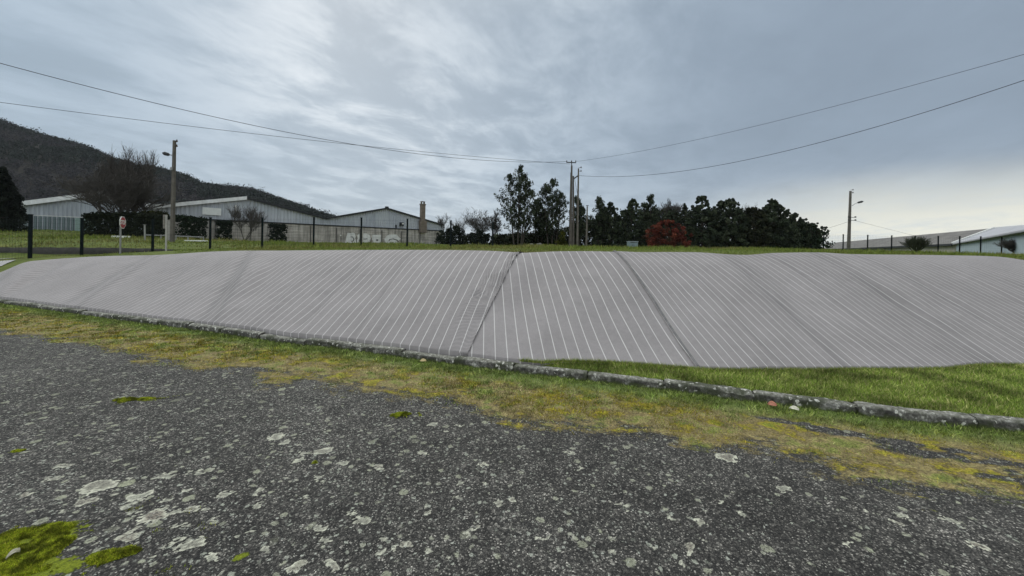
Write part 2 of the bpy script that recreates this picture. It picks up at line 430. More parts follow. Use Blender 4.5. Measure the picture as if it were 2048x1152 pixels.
LICHEN = ((205, 972, .15, .3), (300, 1038, .15, .9), (286, 990, .085, 0), (552, 872, .12, .1), (575, 884, .07, 0), (648, 900, .085, .2), (690, 925, .06, 0), (600, 918, .05, 0), (755, 932, .055, .5), (732, 1038, .058, .2), (640, 957, .035, 0), (385, 1088, .07, .2), (430, 1118, .05, 0), (255, 1075, .07, .6), (360, 1022, .05, 0), (330, 1002, .045, 0),
                             (340, 950, .05, 0), (868, 848, .07, 0), (1025, 998, .05, .3), (990, 1003, .04, .2), (1450, 913, .10, .5), (1563, 977, .055, .1), (1140, 905, .05, 0), (1160, 935, .035, 0), (1125, 902, .035, .1), (770, 1100, .036, 0), (660, 1135, .03, .4), (1220, 1075, .03, .1), (250, 797, .10, 0), (175, 1000, .06, .5), (60, 985, .06, .7), (110, 960, .05, .2), (450, 985, .05, .2), (520, 1010, .045, .1), (400, 945, .04, 0), (1380, 1095, .05, .6), (1480, 1030, .03, .2), (1800, 1050, .06, .7), (1950, 1090, .06, .7), (600, 1130, .06, .4), (480, 1080, .035, .0), (860, 1010, .03, 0))
_lr = np.random.default_rng(17)
LICHEN = [(a, b, c * (.8 if c > .1 else 1), e) for a, b, c, e in LICHEN]
for _k in range(150):
    _a, _b, _sx, _sy = [(300, 1030, 130, 55), (520, 1020, 230, 90), (760, 980, 220, 110), (1150, 1050, 330, 70), (1650, 1060, 260, 60), (300, 880, 230, 60)][_lr.choice(6, p=[.3, .2, .2, .1, .08, .12])]
    LICHEN.append((_lr.normal(_a, _sx), np.clip(_lr.normal(_b, _sy), 800, 1200), _lr.uniform(.016, .040) * (1.25 if _lr.uniform() < .2 else 1), _lr.uniform(0, .5) if _lr.uniform() < .4 else .1))
def lichen_f(x, y):
    wx = x + .13 * (fnoise(x, y, 9, 201, 5) - .5) + .04 * (vnoise(x, y, 55, 205) - .5); wy = y + .13 * (fnoise(x, y, 9, 221, 5) - .5) + .04 * (vnoise(x, y, 55, 215) - .5)
    m = np.zeros(x.shape); rim = np.zeros(x.shape); brn = np.zeros(x.shape)
    for a, b, lr, br in LICHEN:
        c = G(a, b, 0.)
        dd = np.hypot(wx - c[0], (wy - c[1]) * 1.2) / (lr * .72)
        mm = sstep(1.15, .75, dd); new = mm > m
        m = np.maximum(m, mm); rim = np.where(new, sstep(.55, .85, dd), rim); brn = np.where(new, br, brn)
    return m, rim, brn
gx = np.concatenate([[-420, -120, -50, -25], np.arange(-17, -3.4, .07), np.arange(-3.4, 3.4, .0125), np.arange(3.4, 8.01, .07), [12, 30, 120, 420]])
gy = np.concatenate([[-420, -120, -30, -8], np.arange(.8, 1.5, .07), np.arange(1.5, 4.3, .0125), np.arange(4.3, 12.01, .07), [16, 30, 120, 420]])
X, Y = np.meshgrid(gx, gy)
_lf = lichen_f(X, Y)
und = .02 * (fnoise(X, Y, .5, 21, 2) - .5) * (kerb_dist(X, Y) > .4) * (np.abs(Y) < 14)
mk('asphalt_ground', np.stack([X, Y, und], -1), grid_faces(*X.shape), M_ASPHALT, smooth=True,
   attr={'lichen': _lf[0], 'lichen_rim': _lf[1], 'lichen_brown': _lf[2], 'verge': verge_f(X, Y), 'moss': moss_f(X, Y), 'kd': np.clip(kerb_dist(X, Y), -5, 50)})['kind'] = 'structure'

# ------------------------------------------------------------------ kerb
def build_kerb():
    V = []; F = []; x = kx[0]; r = np.random.default_rng(3); n0 = 0
    W, H = .125, .108
    prof = np.array([(0, -.06), (0, .03), (0, H * .6), (.006, H - .022), (.022, H - .003), (.06, H), (.11, H), (W, H - .006), (W, -.06)])
    while x < kx[-1]:
        L = r.uniform(.86, 1.04) * .94; xe = x + L
        dz = r.normal(0, .009); dy = r.normal(0, .009); tilt = r.normal(0, .012)
        ns = 26; ts = np.linspace(x + .009, xe - .009, ns)
        for j, tx in enumerate(ts):
            yb = kerb_y(tx); endr = .008 * (1 if j in (0, ns - 1) else 0)
            for (a, h) in prof:
                nn = .009 * (vnoise(tx * 9, h * 70 + a * 60, 1, 5) - .5) + .010 * (vnoise(tx * 33, h * 160 + a * 140, 1, 6) - .5)
                chip = -.028 * max(0, vnoise(tx * 3.1, 5.0, 1, 8) - .62) * 3 if (h > H - .03 and a < .05) else 0
                hh = h + (dz + nn * .6 + chip + tilt * (tx - x) if h > 0 else 0) - endr
                V.append((tx + .32 * a * 1.0, yb + a * .95 + nn * .7 + dy - chip * .4, hh))
        k = len(prof); idx = n0 + np.arange(ns * k).reshape(ns, k)
        F += np.stack([idx[:-1, :-1], idx[1:, :-1], idx[1:, 1:], idx[:-1, 1:]], -1).reshape(-1, 4).tolist()
        F += [idx[0, :].tolist(), idx[-1, ::-1].tolist()]
        n0 += ns * k; x = xe
    # dark mortar bed in the joints
    xs = np.arange(kx[0], kx[-1], .3); n1 = len(V)
    for q in xs:
        yb = kerb_y(q)
        for a, h in ((.02, -.05), (.02, H - .035), (W - .01, H - .035), (W - .01, -.05)): V.append((q + .32 * a, yb + .95 * a, h))
    idx = n1 + np.arange(len(xs) * 4).reshape(-1, 4)
    F += np.stack([idx[:-1, :-1], idx[1:, :-1], idx[1:, 1:], idx[:-1, 1:]], -1).reshape(-1, 4).tolist()
    o = mk('kerb', V, F, M_KERB, smooth=True); o['kind'] = 'structure'
    mo = o.modifiers.new('smooth', 'EDGE_SPLIT'); mo.split_angle = math.radians(50)
build_kerb()

# ------------------------------------------------------------------ tarpaulin over the mound
BOT = [(0, 597.5), (100, 611), (249, 628.7), (410, 647), (547, 664.6), (680, 682), (785, 693), (915, 708.5), (960, 714), (1023, 722.6), (1074, 724), (1119, 721), (1160, 721.5), (1242, 725), (1320, 731), (1400, 738), (1500, 740), (1650, 739), (1800, 739), (1900, 735), (1985, 728), (2048, 730), (2200, 735), (2500, 738), (3000, 745), (3800, 765)]
bx = []; by = []; bpx = []
for a, b in BOT:
    q = G(a, b, .145); bpx.append(a); bx.append(q[0]); by.append(q[1])
bpx = [-400, -150, -60] + bpx; bx = [-17.6, -15.2, -13.9] + bx; by = [14.6, 11.9, 10.75] + by
bpx = np.array(bpx, float); bx = np.array(bx); by = np.array(by)
PAIR_B = np.array([-400, -150, -60, 44, 249, 413, 600, 761, 860, 935, 1397, 1640, 1873, 2100, 2500, 3000, 3800.])
PAIR_C = np.array([-260, -110, 60, 235, 400, 535, 760, 905, 985, 1042, 1230, 1390, 1545, 1690, 1900, 2150, 2500.])
def bottom(a):
    a = np.asarray(a, float); x = 0; y = 0
    for o, k in ((-16, .25), (0, .5), (16, .25)):
        x = x + k * np.interp(a + o, bpx, bx); y = y + k * np.interp(a + o, bpx, by)
    # on the kerb side the edge lies on the kerb top
    yk = kerb_y(x) + .14 * .95
    y = np.where(a < 1030, yk + .012 + .02 * (vnoise(x, y, 1.1, 61)), np.maximum(y + .05 * (vnoise(x, y, 1.7, 62) - .5) * sstep(1060, 1200, a), yk + .012))
    return x, y

CREASES = [(-20, 14, .05, 10), (120, 16, .06, 20), (260, 9, .03, 0), (385, 13, .055, -20), (505, 8, .03, 20), (585, 11, .04, 10), (690, 7, .022, -10), (1275, 9, .018, 10), (1500, 9, .022, -16), (1700, 13, .05, 22), (1765, 8, .03, 0), (1850, 9, .03, 15), (1985, 20, .075, 25), (2120, 14, .05, -10), (2300, 18, .05, 0)]
def tarp_pt(A, Tt):
    """A: lower-edge pixel parameter, Tt: 0 bottom .. 1 crest .. >1 behind the crest"""
    x0, y0 = bottom(A); z0 = .135 + .02 * sstep(1000, 1200, A) + .012 * vnoise(x0, y0, 3, 63)
    cpx = np.interp(A, PAIR_B, PAIR_C); c = crest(cpx)
    t = np.clip(Tt, 0, 1)
    x = x0 + (c[..., 0] - x0) * np.maximum(Tt, 0); y = y0 + (c[..., 1] - y0) * np.maximum(Tt, 0)
    g = 1 - (1 - t) ** 1.32
    g = .88 * g + .12 * t - .05 * np.sin(np.pi * t) * (1 - t)
    z = z0 + (c[..., 2] - z0) * g
    # soft swells running up the slope and slack between them
    env = np.sin(np.pi * np.clip(t, 0, 1)) ** .7
    q = cpx / 95.0
    z = z + env * ((.17 - .07 * sstep(1150, 1400, cpx)) * (vnoise(q, t * .5, 1.0, 31) - .5) + (.10 - .06 * sstep(1150, 1400, cpx)) * (vnoise(q, t * 1.0, 2.7, 32) - .5) + .028 * (vnoise(q * 5, t * 2.2, 1.0, 33) - .5) + .016 * (vnoise(x, y, 3.5, 34) - .5))
    for ca, wd_, am, drift in CREASES:
        q_ = (A - ca - drift * (t - .5) - 10 * (vnoise(t * 3, ca, 1, 35) - .5)) / wd_
        z = z + am * env * (-np.exp(-q_ ** 2) + .6 * np.exp(-(q_ - 1.7) ** 2)) * (.6 + 1.3 * vnoise(t * 4, ca, 1, 36)) * (.36 if ca > 1100 else 1.0)
    z = z - 9.0 * np.clip(-Tt, 0, 1)
    over = np.clip(Tt - 1, 0, 1)
    z = np.where(Tt > 1, c[..., 2] - .0 + (T(x, y) + .02 - c[..., 2]) * sstep(0, .09, over) - .10 * sstep(.04, .12, over), z)
    return np.stack([x, y, z], -1)

ts = np.concatenate([[-.01], np.linspace(0, 1, 190), [1.01, 1.02, 1.035, 1.05, 1.07, 1.09, 1.12]])
tarp = thing('ground_cover_tarp', (0, 7, .1), 'long grey white-striped fabric sheet stretched over the grassy earth mound', 'tarpaulin')
FOLD_SHADES = [(120, 9, 20), (150, 6, 20), (385, 8, -20), (410, 5, -20), (585, 4.5, 10), (690, 3.5, -10), (1560, 4, -16), (1700, 9, 22), (1720, 5, 22), (1850, 5, 15), (1985, 14, 25), (2005, 6, 25), (2120, 7, -10)]  # crease lines that get painted fold shade
FOLD_SHADE_ATTR = []
def panel(a0, a1, ncoarse, ndir, spacing, phase, fine=None, lift=0.0, wr=0):
    a = np.linspace(a0, a1, ncoarse)
    if fine: a = np.unique(np.concatenate([a, np.linspace(fine[0], fine[1], fine[2])]))
    A, TT = np.meshgrid(a, ts)
    p = tarp_pt(A, TT)
    w = (p[..., 0] * ndir[0] + p[..., 1] * ndir[1]) / spacing + phase
    p[..., 2] += lift
    if wr:
        # gathered wrinkles beside the sewn seam
        e0 = tarp_pt(np.full(TT.shape, float(a1)), TT)
        s = np.linalg.norm(p[..., :2] - e0[..., :2], axis=-1)
        l = TT * 4.1
        wid = .13 + .22 * np.clip(1 - TT, 0, 1)
        amp = np.exp(-(s / wid) ** 2) + .55 * np.exp(-((s - .34) / .11) ** 2) * sstep(.75, .55, TT) * sstep(.02, .2, TT)
        amp = amp * (TT < .985) * (TT > 0) * (.45 + 1.1 * vnoise(l, s, 1.3, 44))
        ph = l / .088 + 1.5 * vnoise(l, s * 3, 1.9, 41) + s * (1.5 + 7.0 * TT)
        kx_ = sstep(.30, .5, TT); ph = ph * (1 - kx_) + kx_ * (p[..., 0] / .052 + 1.8 * vnoise(l * .8, s * 2, 1.7, 45) - l * .9)
        amp = amp * (1 + .5 * kx_)
        rip = np.sin(2 * np.pi * ph) * (.4 + 1.0 * vnoise(l, s, 5.0, 42))
        p[..., 2] += .0135 * amp * rip + .022 * np.exp(-(s / .05) ** 2) * (.4 + .6 * vnoise(l, s * 0, 4, 43)) * (TT > 0)
    fold_shade = np.zeros(A.shape)
    for ca, wd_, drift in FOLD_SHADES:
        fold_shade = np.maximum(fold_shade, np.exp(-(((A - ca - drift * (np.clip(TT, 0, 1) - .5) - 10 * (vnoise(np.clip(TT, 0, 1) * 3, ca, 1, 35) - .5)) / wd_) ** 2)) * (.45 + .7 * vnoise(TT * 5, ca, 1, 37)))
    FOLD_SHADE_ATTR.append(fold_shade.ravel())
    uv = np.stack([w, TT * 4], -1).reshape(-1, 2)
    return p.reshape(-1, 3), grid_faces(*A.shape), uv
dl = np.array([126., 780.]); dl /= np.linalg.norm(dl); nl = np.array([dl[1], -dl[0]])
dr = np.array([-57., 780.]); dr /= np.linalg.norm(dr); nr = np.array([dr[1], -dr[0]])
dr2 = np.array([-75., 780.]); dr2 /= np.linalg.norm(dr2); nr2 = np.array([dr2[1], -dr2[0]])
V, F, U = panel(-400, 935, 330, nl, .166, .15, fine=(790, 935, 90), lift=.012, wr=1)
mk('fabric_panel', V, F, M_TARP, tarp, True, uv=U, attr={'fold_shade': FOLD_SHADE_ATTR[-1]})
# middle panel starts a little under the left one
V, F, U = panel(915, 1402, 150, nr, .165, .35); mk('fabric_panel', V, F, M_TARP, tarp, True, uv=U, attr={'fold_shade': FOLD_SHADE_ATTR[-1]})
V, F, U = panel(1392, 3800, 420, nr2, .128, .1, lift=.016); mk('fabric_panel', V, F, M_TARP, tarp, True, uv=U, attr={'fold_shade': FOLD_SHADE_ATTR[-1]})
# raised hem of the right panel: a dark folded seam
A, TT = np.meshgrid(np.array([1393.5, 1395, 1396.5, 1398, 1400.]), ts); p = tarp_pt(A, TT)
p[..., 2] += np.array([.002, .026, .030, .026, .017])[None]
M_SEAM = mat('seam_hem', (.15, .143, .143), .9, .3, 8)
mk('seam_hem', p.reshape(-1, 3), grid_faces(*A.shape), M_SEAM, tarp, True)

# ------------------------------------------------------------------ lawn between kerb and tarp
a = np.linspace(1000, 3800, 200); x0, y0 = bottom(a)
rows = []
for s in np.linspace(0, 1, 10):
    xk = x0 - .02; yk = kerb_y(xk) + .14 * .95
    yy = yk + (y0 + .25 - yk) * s
    rows.append(np.stack([xk, yy, .088 + .055 * s + .02 * (vnoise(xk, yy, 3, 71) - .5) * np.sin(np.pi * s) + 0 * s], -1))
rows = np.array(rows); mk('lawn', rows.reshape(-1, 3), grid_faces(10, 200), M_LAWN, smooth=True)['kind'] = 'structure'

# ------------------------------------------------------------------ field behind the mound
pxs = np.concatenate([np.linspace(-1400, 2900, 300)])
crs = crest(np.clip(pxs, -420, 2800)); d0 = crs[:, 1]
q = np.concatenate([np.linspace(0, 1, 90) ** 2.0 * 92, [105, 120, 150, 220, 400, 800]])
Dd = d0[None] + q[:, None]; Xf = (pxs[None] - CX) / FPX * Dd
k0 = np.clip(pxs, -420, 2800); 
Zf = T(Xf, Dd)
Zf = Zf + .10 * (fnoise(Xf, Dd, .35, 51, 3) - .5) * sstep(1, 8, q)[:, None] * (1 - .85 * ((Dd < 23.5) & (pxs[None] < 360))) * (1 - sstep(60, 90, q))[:, None]
edge = crs[:, 2] - .05
Zf = Zf + (np.where((pxs > -420) & (pxs < 2800), edge - Zf[0], 0))[None] * np.exp(-(q / 1.2) ** 2)[:, None]
mk('field', np.stack([Xf, Dd, Zf], -1), grid_faces(*Xf.shape), M_FIELD, smooth=True)['kind'] = 'structure'

# ------------------------------------------------------------------ grass
def blades(name, xyz, h, w, cols, r, label, cat, lean=.5, parent=None):
    n = len(xyz); ang = r.uniform(0, 2 * np.pi, n); la = r.uniform(0, 2 * np.pi, n)
    ln = np.abs(r.normal(0, lean, n)) * h
    a = np.stack([np.cos(ang), np.sin(ang), np.zeros(n)], -1) * (w * .5)[:, None]
    tip = xyz + np.stack([np.cos(la) * ln, np.sin(la) * ln, h], -1)
    V = np.stack([xyz - a, xyz + a, tip], 1).reshape(-1, 3)
    cc = np.repeat(cols, 3, 0)
    o = mk(name, V, np.arange(3 * n).reshape(-1, 3), M_GRASS, col=cc)
    return tag(o, label, cat, kind='stuff')

def cmix(r, n, pal, jit=.25):
    pal = np.array(pal); i = r.integers(0, len(pal), n)
    return pal[i] * r.uniform(1 - jit, 1 + jit, (n, 1))
r = np.random.default_rng(11)
# lawn wedge
n = 120000; a = r.uniform(1030, 2900, n); x0, y0 = bottom(a); s = r.uniform(0, 1, n)
yk = kerb_y(x0) + .13; ok = (y0 - yk) > .02
yy = yk + (y0 + .02 - yk) * s; z = .085 + .055 * s
okk = ok & (r.uniform(0, 1, n) < np.clip((y0 - yk) / 1.2, .03, 1)) & (a < 2300)
xyz = np.stack([x0, yy, z], -1)[okk]; n = len(xyz)
pal = [(.15, .21, .03), (.19, .25, .04), (.24, .28, .07), (.09, .14, .02), (.34, .31, .13)]
tone = (.5 + .95 * sstep(.25, .75, fnoise(xyz[:, 0], xyz[:, 1] * 1.6, 3.2, 81, 5))[:, None]) * (.55 + .9 * r.uniform(0, 1, (n, 1)))
blades('lawn_grass', xyz, r.uniform(.02, .055, n), r.uniform(.004, .009, n), cmix(r, n, pal) * tone, r, 'short green lawn grass in the wedge between kerb and striped sheet', 'grass', .8)
# verge
n = 260000; x = r.uniform(-16, 6.5, n); kdv = r.uniform(.0, 1.9, n) ** 1.0; y = kerb_y(x) - kdv / .945
vg = verge_f(x, y); dn = np.clip(4.5 / np.maximum(y, 2), .25, 1)
ok = (r.uniform(0, 1, n) < (vg * 1.35 - .30) * dn * (.12 + 1.0 * sstep(.38, .58, fnoise(x, y, 4.5, 91, 4))))
x = x[ok]; y = y[ok]; kdv = kdv[ok]; n = len(x)
f1 = fnoise(x, y, 1.5, 15, 4); f2 = fnoise(x, y, 5, 19, 3)
green = np.clip(sstep(.52, .08, kdv) + sstep(.54, .66, f2) * .8, 0, 1)[:, None]
tan = sstep(.46, .60, f1)[:, None]
cg = cmix(r, n, [(.12, .175, .03), (.17, .22, .045), (.24, .27, .09), (.07, .11, .018)], .35); ct = cmix(r, n, [(.30, .24, .11), (.21, .165, .06), (.38, .32, .17), (.15, .12, .045), (.19, .21, .06)], .35)
cy = cmix(r, n, [(.23, .20, .018), (.18, .175, .016), (.25, .18, .022), (.12, .12, .012)], .35)
cols = ((cy * (1 - tan) + ct * tan) * (1 - green) + cg * green) * (.75 + 1.05 * r.uniform(0, 1, (n, 1)) ** 1.3) * (.6 + .8 * sstep(.3, .7, fnoise(x, y, 8, 95, 3)))[:, None]
hh = r.uniform(.007, .027, n) * (1 + 1.0 * green[:, 0] * (kdv < .35))
blades('verge_grass', np.stack([x, y, np.full(n, -.004)], -1), hh, r.uniform(.004, .010, n) * np.clip(y / 4, .8, 2.2), cols, r, 'thin mossy strip of brown and yellow-green grass along the kerb', 'grass', 1.1)
n = 52000; nt = 1100; tx = r.uniform(-14, 6, nt); tk = np.where(r.uniform(0, 1, nt) < .45, np.abs(r.normal(0, .05, nt)), np.abs(r.normal(0, .45, nt))) + .012; ty = kerb_y(tx) - tk / .945
k = r.integers(0, nt, n); x = tx[k] + r.normal(0, .045, n); y = ty[k] + r.normal(0, .028, n); ok = verge_f(x, y) > .3; x = x[ok]; y = y[ok]; k = k[ok]; n = len(x)
cols = cmix(r, n, [(.14, .20, .035), (.20, .25, .06), (.28, .30, .12), (.08, .12, .02)], .35) * r.uniform(.7, 1.2, nt)[k][:, None]
blades('grass_tufts', np.stack([x, y, np.full(n, -.004)], -1), r.uniform(.012, .038, n), r.uniform(.004, .008, n) * np.clip(y / 4, .8, 2), cols, r, 'green grass tufts growing along the foot of the kerb', 'grass', 1.0)
# moss cushions
n = 260000; k = r.integers(0, len(_mp), n); x = np.empty(n); y = np.empty(n)
wts = np.array([sx * sy for _, sx, sy in _mp]); k = r.choice(len(_mp), n, p=wts / wts.sum())
cs = np.array([c[:2] for c, _, _ in _mp]); sx = np.array([q[1] for q in _mp])[k]; sy = np.array([q[2] for q in _mp])[k]
dx = r.normal(0, .9, n) * sx; x = cs[k, 0] + dx; y = cs[k, 1] + .25 * dx + r.normal(0, .9, n) * sy
f = moss_f(x, y) + 2.4 * (fnoise(x, y, 6, 25, 5) - .5); ok = f > .52
x = x[ok]; y = y[ok]; f = f[ok]; n = len(x)
lump = fnoise(x, y, 14, 27, 3)
cols = cmix(r, n, [(.20, .25, .012), (.27, .31, .02), (.11, .15, .008), (.32, .30, .035)], .6) * (.45 + 1.15 * sstep(.3, .7, fnoise(x, y, 30, 29, 4)))[:, None]
blades('moss', np.stack([x, y, -.002 + .03 * np.clip(f - .5, 0, .5) * lump * 2], -1), r.uniform(.005, .013, n), r.uniform(.0025, .005, n), cols, r, 'bright yellow-green moss cushions growing on the grey asphalt', 'moss', .7)
# field
n = 9000; a = r.uniform(1040, 2300, n); x0, y0 = bottom(a); xyz = np.stack([x0, y0 - np.abs(r.normal(0, .02, n)) - .004, np.full(n, .13)], -1)
blades('lawn_edge_grass', xyz, r.uniform(.025, .065, n), r.uniform(.004, .008, n), cmix(r, n, pal) * 1.1, r, 'longer grass standing along the lower edge of the striped sheet', 'grass', .8)
n = 150000; px = r.uniform(-150, 2250, n); dd0 = crest(px)[:, 1]
dep = dd0 + .36 + 52 * r.uniform(0, 1, n) ** 2.3
x = (px - CX) / FPX * dep; z = T(x, dep)
x += r.normal(0, .05, n)
near = np.exp(-((dep - dd0) / 4) ** 2)
hgt = r.uniform(.03, .09, n) * (1 - .45 * near) * (1 + 1.6 * sstep(.55, .7, fnoise(x, dep, .3, 101, 3))) * np.clip(dep / 18, .8, 1.8)
hgt = hgt * np.where((px < 350) & (dep < 23.2), .30, 1.0)
fl = fnoise(x, dep, .25, 105, 3)
pg = cmix(r, n, [(.10, .14, .02), (.13, .17, .026), (.16, .19, .04)], .35); py_ = cmix(r, n, [(.18, .17, .045), (.22, .19, .07), (.11, .10, .035)], .35)
kk = (sstep(.46, .62, fl) * .75)[:, None]; 
blades('field_grass', np.stack([x, dep, z - .01], -1), hgt, r.uniform(.018, .04, n) * np.clip(dep / 14, .6, 3), pg * (1 - kk) + py_ * kk, r, 'rough green and straw-coloured grass of the level field behind the mound', 'grass', .6)

# ------------------------------------------------------------------ trees and shrubs
def quads(cen, size, r, flat=0.0):
    n = len(cen); u = r.normal(size=(n, 3)); u /= np.linalg.norm(u, axis=1, keepdims=True)
    w = r.normal(size=(n, 3)); v = np.cross(u, w); v /= np.linalg.norm(v, axis=1, keepdims=True)
    s = np.asarray(size)[:, None] if hasattr(size, '__len__') else size
    a = u * s * .5; b = v * s * r.uniform(.3, .6, (n, 1))
    return np.stack([cen - a, cen - b, cen + a, cen + b], 1).reshape(-1, 3), np.arange(4 * n).reshape(-1, 4)

def crown_mesh(clumps, rad, per, lsize, pal, r, jit=.35, squash=1.0):
    K = len(clumps); idx = np.repeat(np.arange(K), per)
    off = r.normal(size=(K * per, 3)); off /= np.linalg.norm(off, axis=1, keepdims=True)
    off *= (r.uniform(0, 1, (K * per, 1)) ** .45); off[:, 2] *= squash
    cen = clumps[idx] + off * np.asarray(rad)[idx][:, None]
    V, F = quads(cen, r.uniform(.6, 1.4, len(cen)) * lsize, r)
    tone = r.uniform(1 - jit, 1 + jit, (K, 1)); cc = np.array(pal)[r.integers(0, len(pal), K)] * tone
    cc = cc[idx] * r.uniform(.75, 1.25, (len(cen), 1))
    return V, F, np.repeat(cc, 4, 0)

def limb_segments(segs, n=5):
    """segs: list of (p0, p1, r0, r1) -> vectorised tapered prisms"""
    p0 = np.array([s[0] for s in segs]); p1 = np.array([s[1] for s in segs]); r0 = np.array([s[2] for s in segs]); r1 = np.array([s[3] for s in segs])
    t = p1 - p0; L = np.linalg.norm(t, axis=1, keepdims=True) + 1e-9; t = t / L
    up = np.where(np.abs(t[:, 2:3]) < .9, np.array([[0, 0, 1.]]), np.array([[1., 0, 0]]))
    a = np.cross(t, up); a /= np.linalg.norm(a, axis=1, keepdims=True); b = np.cross(t, a)
    w = np.arange(n) * 2 * np.pi / n
    ring = np.cos(w)[None, :, None] * a[:, None] + np.sin(w)[None, :, None] * b[:, None]
    V = np.concatenate([p0[:, None] + ring * r0[:, None, None], p1[:, None] + ring * r1[:, None, None]], 1)
    m = len(segs); base = (np.arange(m) * 2 * n)[:, None, None]
    k = np.arange(n); f = np.stack([k, (k + 1) % n, n + (k + 1) % n, n + k], -1)[None]
    return V.reshape(-1, 3), (base + f).reshape(-1, 4)

def bare_segs(base, H, spread, r, stems=1, levels=5, r0=.12, up=.6, kids=(2, 4), minr=.008):
    segs = []
    def grow(p, d, L, rad, lev):
        nseg = 3; q = p.copy(); dd = d.copy()
        for i in range(nseg):
            dd = dd + r.normal(0, .13, 3) + np.array([0, 0, .06 * up]); dd /= np.linalg.norm(dd)
            q2 = q + dd * L / nseg; ra = rad * (1 - .3 * i / nseg); rb = rad * (1 - .3 * (i + 1) / nseg)
            segs.append((q.copy(), q2.copy(), max(ra, minr), max(rb, minr))); q = q2
            if lev > 0 and (i > 0 or lev < levels):
                for _ in range(r.integers(kids[0] - 1, kids[1] - 1) if i < nseg - 1 else r.integers(*kids)):
                    side = r.normal(size=3); side[2] = abs(side[2]) * up; side /= np.linalg.norm(side)
                    nd = dd * (1 - spread) + side * spread * 1.25; nd /= np.linalg.norm(nd)
                    grow(q2, nd, L * r.uniform(.55, .8), rad * .55, lev - 1)
    for s in range(stems):
        d = np.array([r.normal(0, .35), r.normal(0, .35), 1.]) if stems > 1 else np.array([r.normal(0, .05), r.normal(0, .05), 1.])
        d /= np.linalg.norm(d)
        grow(np.array(base, float) + 0, d, H * .36, r0, levels)
    return segs

def fit_segs(segs, base, H, W=None):
    """scale about the base so the tree has the height H and half-width W"""
    pts = np.array([s[1] for s in segs]); b = np.array(base)
    kz = H / (pts[:, 2].max() - b[2]); rr = np.percentile(np.hypot(pts[:, 0] - b[0], pts[:, 1] - b[1]), 96)
    kxy = (W / rr) if W else kz; S = np.array([kxy, kxy, kz])
    return [(b + (p - b) * S, b + (q - b) * S, ra, rb) for p, q, ra, rb in segs]

def bare_tree(px, pyb, d, top, hw, seed, label, stems=1, levels=5, r0=.12, spread=.5, up=.6, minr=.011, group=None, name='bare_tree', kids=(2, 4), m=None):
    r = np.random.default_rng(seed); b = seat(px, pyb, d); H = P(px, top, d)[2] - b[2]; W = hw * d / FPX
    root = thing(name, b, label, 'tree' if name.endswith('tree') else 'shrub', group)
    segs = fit_segs(bare_segs(b, H, spread, r, stems, levels, r0, up, kids, minr), b, H, W)
    big = [s for s in segs if s[2] > r0 * .45]; small = [s for s in segs if s[2] <= r0 * .45]
    V, F = limb_segments(big, 7); mk('trunk', V, F, m or M_TWIG, root, True)
    V, F = limb_segments(small, 4); mk('branches', V, F, m or M_TWIG, root, False)
    return root

def prof_clumps(n, base, H, W, prof, r, hollow=.4, depth=.9):
    h = r.uniform(0, 1, n) ; th = r.uniform(0, 2 * np.pi, n)
    rr = (hollow + (1 - hollow) * r.uniform(0, 1, n)) * np.interp(h, prof[0], prof[1]) * W
    return np.stack([base[0] + rr * np.cos(th), base[1] + rr * np.sin(th) * depth, base[2] + h * H], -1)

DOME = ([0, .15, .4, .62, .82, .94, 1], [.9, 1, 1, .86, .58, .28, .06])
CONE = ([0, .1, .3, .55, .8, 1], [.9, 1, .95, .66, .30, .02])
COLUMN = ([0, .1, .3, .5, .7, .85, 1], [.35, .7, 1, .98, .72, .42, .04])
DARKG = [(.030, .040, .024), (.041, .053, .031), (.055, .065, .040), (.022, .029, .020)]
OLIVE = [(.02, .024, .013), (.028, .03, .016), (.035, .034, .018), (.017, .019, .012)]

